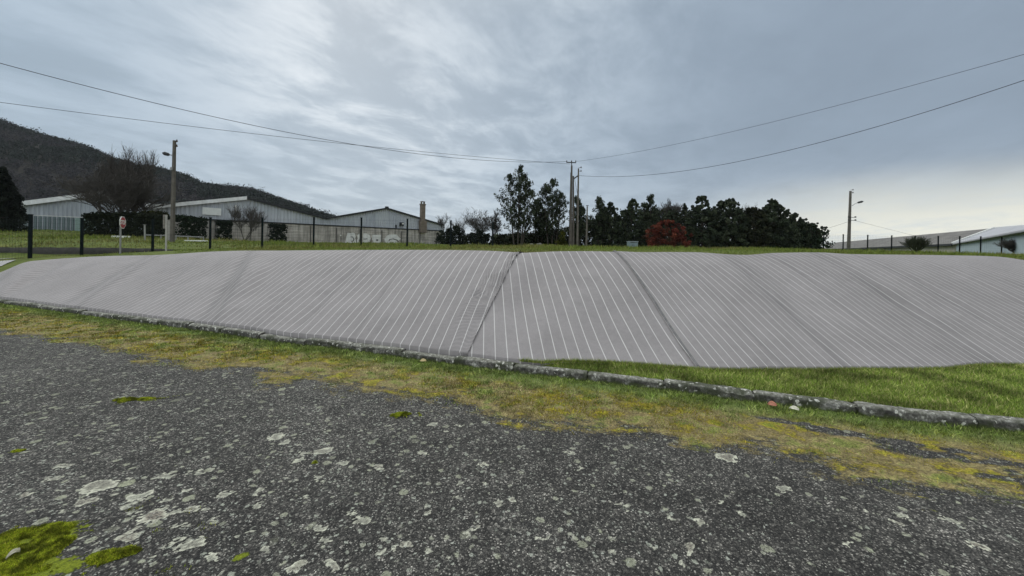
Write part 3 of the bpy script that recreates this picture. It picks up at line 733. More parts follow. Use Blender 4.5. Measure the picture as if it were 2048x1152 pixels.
def leafy(name, px, pyb, d, top, hw, seed, label, prof=DOME, nclump=90, crad=.5, per=40, ls=.2, pal=DARKG, cat='tree', trunk=True, hollow=.35, squash=1.0, bottom_h=.0, group=None, limbs=0, leaders=1, jit=.35):
    r = np.random.default_rng(seed); b = seat(px, pyb, d); H = P(px, top, d)[2] - b[2]; W = hw * d / FPX * (1.18 if (cat == 'tree' and name != 'evergreen_tree') else 1.32 if cat == 'tree' else 1.0); per = int(per * 2.1); ls = ls * .86
    if name == 'evergreen_tree': nclump = int(nclump * 2.1); crad = crad * .70; per = int(per * .52)
    root = thing(name, b, label, cat, group)
    cb = b + np.array([0, 0, bottom_h * H]); cH = H * (1 - bottom_h) - crad * .6
    cl = []
    for k in range(leaders):
        ox = 0 if leaders == 1 else r.uniform(-.55, .55) * W; hs = 1 if k == 0 else r.uniform(.72, .97); ws = 1 if leaders == 1 else .62
        cl.append(prof_clumps(nclump // leaders, cb + np.array([ox, r.uniform(-.3, .3) * W * (leaders > 1), 0]), cH * hs, W * ws, prof, r, hollow))
    cl = np.concatenate(cl)
    if name == 'evergreen_tree': cl[:, 2] = cb[2] + (cl[:, 2] - cb[2]) * (1 + .42 * (fnoise(cl[:, 0], cl[:, 1], .8, seed % 40, 3) - .5))
    hrel = np.clip((cl[:, 2] - cb[2]) / max(cH, .1), 0, 1); rad = r.uniform(.55, 1.3, len(cl)) * crad * (1.15 - .75 * hrel ** 1.5)
    V, F, col = crown_mesh(cl, rad, per, ls, pal, r, jit, squash)
    if trunk:
        segs = [(b + np.array([0, 0, -.1]), b + np.array([0, 0, H * .45]), .035 * H * .6, .02 * H), (b + np.array([0, 0, H * .45]), b + np.array([.0, 0, H * .93]), .02 * H, .01)]
        for q in cl[r.permutation(len(cl))[:limbs or 14]]:
            h0 = np.clip((q[2] - b[2]) * r.uniform(.45, .75), .1 * H, .9 * H); p0 = b + np.array([0, 0, h0])
            segs.append((p0, q, .008 * H * (1.2 - h0 / H), .012))
        Vt, Ft = limb_segments(segs, 6); mk('trunk', Vt, Ft, M_BARK, root, True)
    mk('crown', V, F, M_LEAF, root, col=col)
    return root

# tall sparse conifers in the middle
def sparse(px, pyb, d, top, hw, seed, label, leaders):
    r = np.random.default_rng(seed); b = seat(px, pyb, d); H = P(px, top, d)[2] - b[2]; W = hw * d / FPX
    root = thing('conifer_tree', b, label, 'tree')
    segs = []; cl = []
    for k in range(leaders):
        ox = 0 if k == 0 else (1 if k % 2 else -1) * r.uniform(.3, .62) * W; hh = H * (1 if k == 0 else r.uniform(.70, .92))
        top_p = b + np.array([ox, r.uniform(-.3, .3) * W * (k > 0), hh]); bot = b + np.array([ox * .45, 0, 0])
        mid = (bot + top_p) / 2 + np.array([ox * .22, 0, 0])
        segs += [(bot, mid, .10, .065), (mid, top_p, .065, .012)]
        nl = int(52 * hh / H)
        for j in range(nl):
            f = .16 + .84 * (j + r.uniform(0, 1)) / nl; p0 = bot * (1 - f) + top_p * f
            L = np.interp(f, *COLUMN) * W * (.75 if leaders > 1 else 1) * r.uniform(.55, 1.1) + .12; th = r.uniform(0, 2 * np.pi)
            p1 = p0 + np.array([math.cos(th) * L, math.sin(th) * L, L * r.uniform(.5, 1.2) * (1 - .5 * f)])
            segs.append((p0, p1, .022, .008))
            for s in (.4, .6, .78, .95, 1.08):
                if r.uniform() < .8: cl.append(p0 + (p1 - p0) * s + r.normal(0, .07, 3))
        cl.append(top_p + np.array([0, 0, -.1])); cl.append(top_p + np.array([0, 0, -.3]))
    cl = np.array(cl); cl = cl[cl[:, 2] < b[2] + H + .05]
    V, F = limb_segments(segs, 5); mk('trunk', V, F, M_BARK, root, True)
    V, F, col = crown_mesh(cl, r.uniform(.12, .26, len(cl)), 22, .125, DARKG, r, .35, 1.5); mk('crown', V, F, M_LEAF, root, col=col)
    return root

sparse(1036, 493, 45, 333, 40, 21, 'tallest of the loose dark conifers, left of the poles', 4)
sparse(1104, 494, 46, 360, 33, 22, 'loose dark conifer directly left of the twin utility poles', 3)
sparse(1076, 494, 47.5, 400, 22, 23, 'short gappy conifer between the two tall loose ones', 2)
sparse(1152, 494, 47, 396, 20, 24, 'slim loose conifer behind the pair of utility poles', 2)
sparse(1196, 495, 47, 396, 22, 25, 'spiky topped conifer right of the short bare post', 2)
leafy('evergreen_tree', 1219, 495, 47, 410, 24, 31, 'dark rounded evergreen between the spiky conifer and the cabinet', nclump=110, crad=.42, per=38, ls=.19)
leafy('evergreen_tree', 1262, 495, 46, 399, 27, 32, 'dense dark evergreen behind the grey metal cabinet', nclump=140, crad=.42, per=40, ls=.19)
sparse(1300, 496, 47, 392, 20, 33, 'thin pointed conifer rising behind the red shrub', 3)
leafy('evergreen_tree', 1404, 496, 46, 397, 34, 34, 'broad domed dark evergreen right of the red shrub', nclump=190, crad=.45, per=42, ls=.2)
leafy('evergreen_tree', 1368, 496, 48, 402, 15, 35, 'narrow evergreen with a thin top beside the domed one', prof=CONE, nclump=70, crad=.32, per=28, ls=.17)
leafy('evergreen_tree', 1453, 496, 45.5, 395, 33, 36, 'dark evergreen with a pointed crown in the middle of the right-hand grove', nclump=190, crad=.42, per=40, ls=.2)
leafy('evergreen_tree', 1506, 497, 45, 412, 32, 37, 'low brownish evergreen under the faint bare branches', nclump=150, crad=.42, per=40, ls=.2, pal=OLIVE)
leafy('evergreen_tree', 1546, 497, 45, 398, 36, 38, 'tallest pointed evergreen at the right part of the grove', nclump=210, crad=.42, per=38, ls=.2)
leafy('evergreen_tree', 1588, 497, 46, 428, 26, 39, 'evergreen stepping down right of the tallest pointed one', nclump=120, crad=.42, per=38, ls=.2)
leafy('evergreen_tree', 1622, 498, 45, 442, 27, 40, 'lighter green loose bush-like tree closing the grove on the right', nclump=110, crad=.36, per=26, ls=.18, pal=[(.03, .042, .024), (.038, .05, .028), (.02, .03, .018)])
leafy('evergreen_tree', 1340, 496, 48, 430, 34, 41, 'low dark evergreen mass right behind the red shrub', nclump=120, crad=.42, per=38, ls=.2)
leafy('evergreen_tree', 4, 462, 42, 332, 28, 42, 'black-green spreading conifer cut off by the left picture edge', prof=CONE, nclump=200, crad=.5, per=45, ls=.22, pal=[(.008, .011, .009), (.011, .015, .011), (.014, .018, .013)])
leafy('red_shrub', 1332, 497.5, 41, 438, 50, 43, 'rounded shrub with dull red leaves beside the grey cabinet', prof=([0, .2, .5, .75, 1], [.8, 1, .95, .75, .25]), nclump=200, crad=.30, per=42, ls=.13, pal=[(.115, .028, .020), (.085, .024, .018), (.065, .024, .017), (.035, .024, .016), (.14, .042, .027)], cat='shrub', limbs=26)
leafy('green_shrub', 1124, 494, 44, 460, 13, 44, 'small yellow-green shrub at the foot of the twin poles', nclump=40, crad=.25, per=30, ls=.12, pal=[(.075, .075, .012), (.055, .06, .012), (.04, .045, .012)], cat='shrub', trunk=False)
leafy('ivy_shrub', 910, 489, 50, 449, 30, 45, 'rounded black-green ivy bush at the right end of the concrete wall', nclump=110, crad=.4, per=38, ls=.17, pal=[(.011, .015, .01), (.015, .02, .012)], cat='shrub', trunk=False)
leafy('ivy_shrub', 957, 490, 48, 457, 28, 46, 'lower dark bush between the ivy bush and the tall conifers', nclump=90, crad=.4, per=38, ls=.17, pal=[(.012, .016, .011), (.018, .02, .012)], cat='shrub', trunk=False)
leafy('ivy_shrub', 882, 489, 62, 458, 12, 52, 'ivy clump hanging over the wall corner', nclump=50, crad=.4, per=30, ls=.17, pal=[(.011, .015, .01), (.015, .02, .012)], cat='shrub', trunk=False)
M_BROOM = mat('green_broom_twigs', (.034, .040, .020), .9, .35, 3)
bare_tree(1833, 506, 38, 470, 20, 47, 'upright feathery green shrub in front of the yellow-walled shed', stems=30, levels=2, r0=.034, spread=.24, up=.9, minr=.009, name='broom_shrub', kids=(2, 5), m=M_BROOM)
# bare trees
bare_tree(252, 470, 43, 322, 88, 61, 'big many-stemmed bare tree with dense brown twigs above the dark hedge', stems=5, levels=4, r0=.13, spread=.50, up=.55, minr=.010, kids=(2, 4))
bare_tree(306, 470, 45, 293, 64, 62, 'bare tree whose twigs stand against the sky beside the lamp pole', stems=2, levels=4, r0=.13, spread=.46, up=.75, minr=.009, kids=(3, 5))
bare_tree(489, 486, 48, 402, 34, 63, 'small bare tree in front of the striped gable with white downpipe', stems=3, levels=4, r0=.05, spread=.42, up=.7, minr=.009)
bare_tree(890, 490, 78, 424, 18, 64, 'thin pale bare tree just right of the last gable', levels=4, r0=.08, spread=.45, up=.9, minr=.012)
bare_tree(916, 490, 82, 432, 16, 65, 'small faint bare tree behind the ivy bush', levels=4, r0=.07, spread=.45, up=.9, minr=.012)
bare_tree(958, 491, 52, 416, 34, 66, 'tangled bare tree left of the tall loose conifers', stems=3, levels=4, r0=.07, spread=.6, up=.3, minr=.011)
bare_tree(990, 491, 49, 418, 16, 67, 'dark drooping bare tree touching the tallest conifer', stems=2, levels=4, r0=.06, spread=.6, up=.2, minr=.012)
bare_tree(1334, 496, 50, 395, 30, 68, 'bare tree with pale forked limbs behind the red shrub', levels=5, r0=.10, spread=.5, up=.8, minr=.012)
bare_tree(1487, 496, 50, 403, 26, 69, 'faint bare tree between the two pointed evergreens', levels=4, r0=.08, spread=.5, up=.8, minr=.012)
bare_tree(2040, 514, 34, 474, 28, 70, 'grey leafless bush in front of the pale blue shed', stems=16, levels=3, r0=.03, spread=.42, up=.7, minr=.007, name='bare_shrub')

# hedges
def hedge(px0, px1, d0, d1, pyb, top, thick, seed, label, pal, name='hedge', ragged=.1):
    r = np.random.default_rng(seed); a = seat(px0, pyb, d0); b = seat(px1, pyb, d1); base = (a + b) / 2
    H = P((px0 + px1) / 2, top, (d0 + d1) / 2)[2] - min(a[2], b[2]); u = b - a; L = np.hypot(u[0], u[1]); u2 = np.array([u[0], u[1], 0]) / L; nn = np.array([u2[1], -u2[0], 0])
    n = int(L * H * 44 + L * thick * 30)
    s = r.uniform(.01, .99, n); hgt = r.uniform(0, 1, n); side = r.integers(0, 3, n)
    lat = np.where(side == 0, r.uniform(.75, 1, n), np.where(side == 1, r.uniform(-1, 1, n), r.uniform(-1, .9, n)))
    hgt = np.where(side == 1, r.uniform(.88, 1, n), hgt)
    hgt = hgt * (1 + ragged * (vnoise(s * L, 0 * s, .9, seed) - .5))
    cl = a[None] + s[:, None] * u[None] + nn[None] * (lat * thick / 2)[:, None]; cl[:, 2] += hgt * (H - .12)
    V, F, col = crown_mesh(cl, r.uniform(.16, .28, n), 13, .16, pal, r, .35)
    return tag(mk(name, V, F, M_LEAF, col=col, origin=base), label, 'hedge')
DKH = [(.011, .015, .009), (.015, .02, .012), (.02, .024, .013)]
hedge(178, 334, 41, 40, 475, 428, 1.4, 71, 'long dark clipped hedge behind the stop sign', DKH)
hedge(352, 404, 42, 45, 477, 434, 1.3, 72, 'shorter dark green hedge right of the lamp pole', [(.014, .022, .013), (.018, .028, .016)])
hedge(292, 330, 42.5, 42.5, 470, 424, 1.0, 73, 'olive-green shrub top peeping over the long hedge', [(.03, .034, .012), (.04, .042, .016), (.02, .024, .012)])
hedge(433, 463, 48.5, 49.5, 485, 441, 1.3, 74, 'dark clipped block of hedge against the wall, nearest to the signboard', [(.012, .018, .012), (.016, .024, .015)], ragged=.2)
hedge(540, 569, 53, 54.5, 486, 446, 1.3, 75, 'narrow dark clipped hedge against the wall, near the graffiti', [(.01, .015, .01), (.014, .02, .013)], ragged=.2)
# undergrowth under the grove
def undergrowth():
    r = np.random.default_rng(77); n = 3800
    px = np.where(r.uniform(0, 1, n) < .25, r.uniform(985, 1120, n), r.uniform(1120, 1640, n)); d = r.uniform(47, 53, n); b = np.array([seat(a, 495, q) for a, q in zip(px, d)])
    lim = np.interp(px, [985, 1040, 1120, 1180, 1250, 1400, 1560, 1640], [1.1, 1.5, 2.0, 3.6, 4.4, 4.8, 4.2, 2.2])
    b[:, 2] += lim * r.uniform(0, 1, n) ** 1.1
    V, F, col = crown_mesh(b, r.uniform(.3, .55, n), 16, .22, DARKG + OLIVE, r, .4)
    tag(mk('undergrowth', V, F, M_LEAF, col=col), 'dark tangled undergrowth filling the foot of the tree grove', 'undergrowth', kind='stuff')
undergrowth()

# ------------------------------------------------------------------ wooded hill
RID = [(-700, 120), (-400, 175), (-150, 225), (0, 252), (60, 274), (120, 290), (165, 301), (215, 323), (270, 341), (320, 347), (370, 361), (400, 377), (500, 387), (560, 407), (620, 427), (670, 444), (720, 462), (800, 485), (900, 496)]
rp = np.array([a for a, _ in RID], float); rz = np.array([P(a, b, 380)[2] for a, b in RID])
def hill_pt(px, s):
    d = 150 + 230 * s; zr = np.interp(px, rp, rz); z = 2.5 + (zr - 2.5) * (.35 * s + .65 * s * s * (3 - 2 * s))
    return np.stack([(px - CX) / FPX * d, d, z], -1)
a, s = np.meshgrid(np.linspace(-700, 900, 90), np.concatenate([np.linspace(0, 1, 30), [1.2, 1.6]]))
hp = hill_pt(a, np.minimum(s, 1)); hp[..., 1] += np.maximum(s - 1, 0) * 300; hp[..., 2] -= np.maximum(s - 1, 0) * 60
M_HILL = soil_material('hill_leaf_litter', [(.3, (.02, .02, .016)), (.7, (.035, .03, .026))], .05)
mk('hill', hp.reshape(-1, 3), grid_faces(*a.shape), M_HILL, smooth=True)['kind'] = 'structure'
def woods():
    r = np.random.default_rng(5); n = 8500
    px = r.uniform(-250, 800, n); s = np.concatenate([r.uniform(0, 1, n - 900) ** .8, r.uniform(.93, 1.0, 900)])
    b = hill_pt(px, s); ev = fnoise(b[:, 0], b[:, 1] + b[:, 2], .018, 111, 3) + r.normal(0, .06, n) > .49
    h = r.uniform(3.5, 6.5, n) * np.where(r.uniform(0, 1, n) < .04, 1.5, 1); per = 40; idx = np.repeat(np.arange(n), per)
    off = r.normal(size=(n * per, 3)); off /= np.linalg.norm(off, axis=1, keepdims=True); off *= r.uniform(0, 1, (n * per, 1)) ** .5
    cen = b[idx] + np.stack([off[:, 0] * h[idx] * .42, off[:, 1] * h[idx] * .42, h[idx] * .55 + off[:, 2] * h[idx] * .48], -1)
    V, F = quads(cen, r.uniform(.6, 1.3, len(cen)) * np.where(ev[idx], .95, .75), r)
    pe = np.array([(.024, .033, .027), (.030, .038, .031), (.022, .027, .024)]); pb = np.array([(.046, .044, .048), (.040, .040, .046), (.054, .051, .053)])  # bare-tree tones shifted blue-grey: distance haze put into the colour
    cc = np.where(ev[:, None], pe[r.integers(0, 3, n)], pb[r.integers(0, 3, n)]) * r.uniform(.5, 1.15, (n, 1))
    tag(mk('woodland', V, F, M_WOODS, col=np.repeat(cc[idx], 4, 0)), 'brown and dark green winter woodland covering the hillside', 'woodland', kind='stuff')
woods()

# ------------------------------------------------------------------ double-gabled warehouse
def cladding_material(name, c0, c1):
    m, t, b = newmat(name); p = t.obj()
    n, _ = t.noise(p, .35, 4); n2, _ = t.noise(t.v('MULTIPLY', p, (1, 1, .12)), 2.2, 5, .7)
    c = t.ramp(n, [(.3, c0), (.7, c1)]); c = t.mix(1.0, c, t.ramp(n2, [(.3, .8), (.7, 1.15)]), 'MULTIPLY')
    t.put(b.inputs['Base Color'], c); b.inputs['Roughness'].default_value = .55; b.inputs['Specular IOR Level'].default_value = .4
    return m
M_CLAD = cladding_material('blue_grey_cladding', (.34, .37, .42), (.42, .445, .485))
M_CLAD_G = cladding_material('greenish_cladding', (.15, .20, .21), (.19, .235, .25))
M_FASC_W = mat('pale_fascia', (.62, .63, .64), .6, .15, 2)
M_FASC_B = mat('black_fascia', (.016, .018, .022), .6, .2, 2)
M_ROOF = mat('fibre_cement_roof', (.16, .16, .165), .9, .25, 1.5)
def concrete_material():
    m, t, b = newmat('stained_precast_concrete'); p = t.obj()
    n, _ = t.noise(p, .9, 6, .65); st, _ = t.noise(t.v('MULTIPLY', p, (1.6, 1.6, .14)), 1.5, 5, .7); ln, _ = t.noise(t.v('MULTIPLY', p, (.06, .06, 1.0)), 5.0, 3)
    c = t.ramp(n, [(.3, (.27, .25, .225)), (.7, (.43, .405, .372))])
    c = t.mix(1.0, c, t.ramp(st, [(.34, .5), (.58, 1.1)]), 'MULTIPLY'); c = t.mix(1.0, c, t.ramp(ln, [(.35, .72), (.65, 1.2)]), 'MULTIPLY')
    t.put(b.inputs['Base Color'], c); b.inputs['Roughness'].default_value = .95
    t.put(b.inputs['Normal'], t.bump(ln, .4, .03)); return m
M_CONC = concrete_material()

def ribbed(k0, k1, org, u, n, zlo, ztop, pitch=.42, dep=.13):
    """profiled sheet: u along, n outwards, from zlo to ztop(k)"""
    ks = []; off = []
    k = k0
    while k < k1 - 1e-6:
        for f, o in ((0, 0), (.62, 0), (.70, dep), (.92, dep)):
            q = k + f * pitch
            if q <= k1: ks.append(q); off.append(o)
        k += pitch
    ks.append(k1); off.append(0); ks = np.array(ks); off = np.array(off)
    base = org[None] + ks[:, None] * u[None] + off[:, None] * n[None]
    lo = base.copy(); lo[:, 2] = zlo(ks) if callable(zlo) else zlo; hi = base.copy(); hi[:, 2] = ztop(ks)
    return np.concatenate([lo, hi]), grid_faces(2, len(ks))

def big_warehouse():
    org = np.array([-39.4, 50., 0]); u = np.array([714., 780., 0]); u /= np.linalg.norm(u); n = np.array([u[1], -u[0], 0]); back = np.array([-.30, .954, 0]) * 32
    at = lambda k, z, o=0: org + u * k + n * o + np.array([0, 0, z])
    root = thing('warehouse', at(16, 2.2), 'long double-gabled blue-grey metal warehouse on a stained concrete base wall', 'warehouse')
    G1 = [(-5.2, 6.1), (4.4, 8.25), (15.0, 6.25)]; G2 = [(15.0, 6.25), (25.3, 8.8), (37.8, 6.6)]
    allk = [G1[0][0], G1[1][0], 15.0, G2[1][0], 37.8]; allz = [6.1, 8.25, 6.25, 8.8, 6.6]
    zt = lambda k: np.interp(k, allk, allz)
    wtop = lambda k: 4.95 + .012 * (np.asarray(k) - 2)
    V, F = ribbed(-5.2, 37.8, org, u, n, lambda k: wtop(k) - .08, zt); mk('cladding', V, F, M_CLAD, root)
    # precast wall with coping, a touch proud of the cladding
    b = MB(); b.prism([at(-5, 1.2, .02), at(37.6, 1.6, .02), at(37.6, wtop(37.6), .02), at(-5, wtop(-5), .02)], n * .22); b.build('base_wall', M_CONC, root)
    b = MB(); b.prism([at(-5, wtop(-5) + .004, -.02), at(37.6, wtop(37.6) + .004, -.02), at(37.6, wtop(37.6) + .17, -.02), at(-5, wtop(-5) + .17, -.02)], n * .36); b.build('coping', M_FASC_B, root)
    mj = mat('wall_pilaster', (.10, .095, .088), .95, .3)
    for k in np.arange(1, 37, 3.9):
        b = MB(); b.box(at(k, 3.2, .26), (.10, .30, 3.4), math.atan2(u[1], u[0])); b.build('wall_joint', mj, root)
    for (ks, mats) in ((G1, (M_FASC_W, M_FASC_B)), (G2, (M_FASC_B, M_FASC_B))):
        r_ = None
        for i in (0, 1):
            (ka, za), (kb, zb) = ks[i], ks[i + 1]
            b = MB(); b.prism([at(ka, za + .02, .35), at(kb, zb + .02, .35), at(kb, zb + .14, .35), at(ka, za + .14, .35)], back - n * .35); b.build('roof', M_ROOF, root)
            wd = .42 if mats[i] is M_FASC_W else .24
            b = MB(); b.prism([at(ka, za - wd * .55, .36), at(kb, zb - wd * .55, .36), at(kb, zb + wd * .55, .36), at(ka, za + wd * .55, .36)], n * .06); b.build('fascia', mats[i], root)
    # ridge return of the first roof (pale) and small ridge cap on the second
    b = MB(); b.box(at(25.3, 9.0, .3), (.5, .4, .22), math.atan2(u[1], u[0])); b.build('ridge_cap', M_FASC_B, root)
    # end walls and back
    b = MB(); b.prism([at(37.8, 1.5), at(37.8, 6.55), at(37.8, 6.55) + back, at(37.8, 1.5) + back], -u * .15); b.build('end_wall', M_CLAD, root); b = MB(); b.prism([at(-5.2, 1.5), at(-5.2, 6.05), at(-5.2, 6.05) + back, at(-5.2, 1.5) + back], u * .15)
    b.build('end_wall', M_CLAD, root)
    # signboard, downpipe, floodlight
    b = MB(); b.box(at(.65, 6.1, .16), (1.95, .06, .92), math.atan2(u[1], u[0])); b.build('signboard', mat('blank_board', (.62, .64, .63), .7, .1, 2), root)
    b = MB(); b.tube([at(3.2, 5.15, .16), at(3.2, 7.15, .16)], .09, 8); b.build('downpipe', M_WHITE, root)
    b = MB(); b.box(at(28.2, 6.2, .45), (.62, .5, .62), math.atan2(u[1], u[0])); b.box(at(27.2, 5.75, .2), (.22, .2, .55), math.atan2(u[1], u[0])); b.box(at(28.2, 6.2, .14), (.12, .2, .12), math.atan2(u[1], u[0]))
    fl = b.build('wall_floodlight', M_FASC_B, root)
    b = MB(); b.box(at(28.3, 6.27, .72), (.36, .03, .2), math.atan2(u[1], u[0])); b.build('lens', M_WHITE, fl)
    # chimney
    b = MB(); b.box(at(32.7, 6.0, .5), (1.45, .6, 2.3), math.atan2(u[1], u[0])); b.box(at(32.6, 8.6, .5), (.88, .55, 2.9), math.atan2(u[1], u[0])); ch = b.build('chimney', mat('chimney_block', (.14, .115, .095), .95, .3, 2), root)
    b = MB(); b.box(at(32.6, 10.18, .5), (1.0, .68, .25), math.atan2(u[1], u[0])); b.box(at(32.6, 10.72, .5), (.8, .55, .1), math.atan2(u[1], u[0]))
    for s in (-.3, .3): b.box(at(32.6 + s, 10.48, .5), (.12, .4, .38), math.atan2(u[1], u[0]))
    b.build('chimney_cap', mat('chimney_cap_concrete', (.12, .105, .09), .95, .2), ch)
    # sprayed lettering: pale blob letters with dark inner strokes, traced in metres on the wall
    kof = lambda px: (lambda q: (q * 50. - FPX * (-39.4)) / (FPX * u[0] - q * u[1]))(px - CX)
    def on_wall(pts, o):
        out = []
        for zx, zy in pts:
            px = 660 + zx / 11.378; py = 440 + zy / 11.378; k = kof(px); d = 50 + u[1] * k
            out.append(at(k, P(px, py, d)[2], o))
        return out
    pale = [[(340, 580), (330, 500), (350, 380), (380, 290), (440, 300), (500, 285), (545, 310), (560, 380), (545, 440), (580, 450), (575, 580)],
            [(600, 575), (590, 450), (615, 440), (600, 350), (640, 310), (690, 300), (690, 575)], [(735, 575), (735, 310), (800, 305), (880, 340), (905, 420), (880, 490), (900, 575)],
            [(950, 575), (960, 470), (935, 440), (945, 340), (1165, 335), (1160, 450), (1180, 560), (1120, 575)],
            [(1275, 575), (1215, 440), (1260, 365), (1330, 328), (1490, 330), (1545, 390), (1585, 420), (1560, 460), (1500, 470), (1530, 575), (1460, 575), (1420, 500), (1350, 510)]]
    dark = [[(450, 375), (500, 380), (535, 440), (510, 490), (460, 490), (460, 478), (500, 470), (515, 440), (490, 395), (450, 390)], [(590, 560), (570, 470), (580, 370), (592, 370), (588, 470), (606, 560)], [(655, 560), (640, 470), (655, 400), (668, 400), (655, 470), (670, 560)],
            [(740, 425), (830, 420), (830, 440), (740, 445)], [(1030, 440), (1075, 440), (1075, 475), (1030, 475)], [(1150, 540), (1140, 440), (1152, 440), (1170, 530), (1255, 530), (1255, 545)],
            [(1310, 480), (1330, 435), (1420, 420), (1510, 450), (1550, 500), (1535, 505), (1490, 465), (1410, 440), (1345, 450), (1322, 490)], [(1290, 570), (1330, 530), (1420, 500), (1450, 575), (1410, 575), (1400, 530), (1330, 555)], [(770, 520), (880, 530), (850, 545), (780, 545)], [(905, 520), (918, 400), (930, 400), (920, 520)]]
    mp = mat('grey_white_spray_paint', (.56, .56, .545), .9, .2, 1.2); md = mat('dark_spray_outline', (.07, .066, .06), .9, .3, 2)
    for li, p_ in enumerate(pale):
        b = MB(); b.prism(on_wall(p_, .245), n * .004); lo_ = b.build('graffiti_letter', mp, root)
        for q_ in (dark[0:1], dark[1:3], dark[3:4] + dark[8:9], dark[4:6] + dark[9:10], dark[6:8])[li]:
            b = MB(); b.prism(on_wall(q_, .2505), n * .003); b.build('dark_stroke', md, lo_)
    for c in ((222, 350), (1608, 455)):
        b = MB(); b.prism(on_wall([(c[0] + 16 * math.cos(w), c[1] + 16 * math.sin(w)) for w in np.linspace(0, 2 * np.pi, 9)[:-1]], .245), n * .01)
        b.build('wall_spot', M_WHITE, root)
big_warehouse()

def left_warehouse():
    A = np.array([-61.3, 48., 0]); B = np.array([-48.6, 57., 0]); u = B - A; L = np.linalg.norm(u); u /= L; n = np.array([u[1], -u[0], 0]); back = -n * 30
    at = lambda k, z, o=0: A + u * k + n * o + np.array([0, 0, z])
    root = thing('warehouse', at(7, 3), 'smaller grey metal warehouse with pale roof edge, left of the big bare tree', 'warehouse')
    kr = 7.4; zt = lambda k: np.interp(k, [0, kr, L], [6.2, 8.35, 6.4])
    V, F = ribbed(0, L, A, u, n, 2.0, zt, .40); mk('cladding', V, F, M_CLAD, root)
    # lower translucent band
    V, F = ribbed(.2, 7.0, A + n * .06, u, n, lambda k: 2.6 + 0 * k, lambda k: 5.0 + 0 * k, .40); mk('lower_sheeting', V, F, M_CLAD_G, root)
    b = MB(); b.box(at(4.2, 5.1, .12), (8.2, .06, .07), math.atan2(u[1], u[0])); b.build('flashing', M_WHITE, root)
    b = MB(); b.box(at(6.0, 3.9, .20), (1.7, .05, 2.2), math.atan2(u[1], u[0])); b.build('door', mat('pale_green_door', (.22, .30, .28), .6, .15), root)
    b = MB(); b.tube([at(7.25, 2.4, .22), at(7.25, 6.6, .22)], .10, 8); b.build('downpipe', M_WHITE, root)
    for (ka, za, kb, zb) in ((0, 6.2, kr, 8.35), (kr, 8.35, L, 6.4)):
        b = MB(); b.prism([at(ka - (.3 if ka == 0 else 0), za + .02, .4), at(kb, zb + .02, .4), at(kb, zb + .15, .4), at(ka - (.3 if ka == 0 else 0), za + .15, .4)], back); b.build('roof', M_ROOF, root)
        b = MB(); b.prism([at(ka - (.3 if ka == 0 else 0), za - .3, .41), at(kb, zb - .3, .41), at(kb, zb + .28, .41), at(ka - (.3 if ka == 0 else 0), za + .28, .41)], n * .06); b.build('fascia', M_FASC_W, root)
    b = MB(); b.prism([at(0, 2), at(0, 6.15), at(0, 6.15) + back, at(0, 2) + back], u * .15); b.build('end_wall', M_CLAD, root); b = MB(); b.prism([at(L, 2), at(L, 6.35), at(L, 6.35) + back, at(L, 2) + back], -u * .15); b.build('end_wall', M_CLAD, root)
    b = MB(); b.box(at(-.1, 4.2, .12), (.5, .25, 4.0), math.atan2(u[1], u[0])); b.build('corner_post', mat('brown_corner', (.05, .045, .04), .9, .2), root)
left_warehouse()

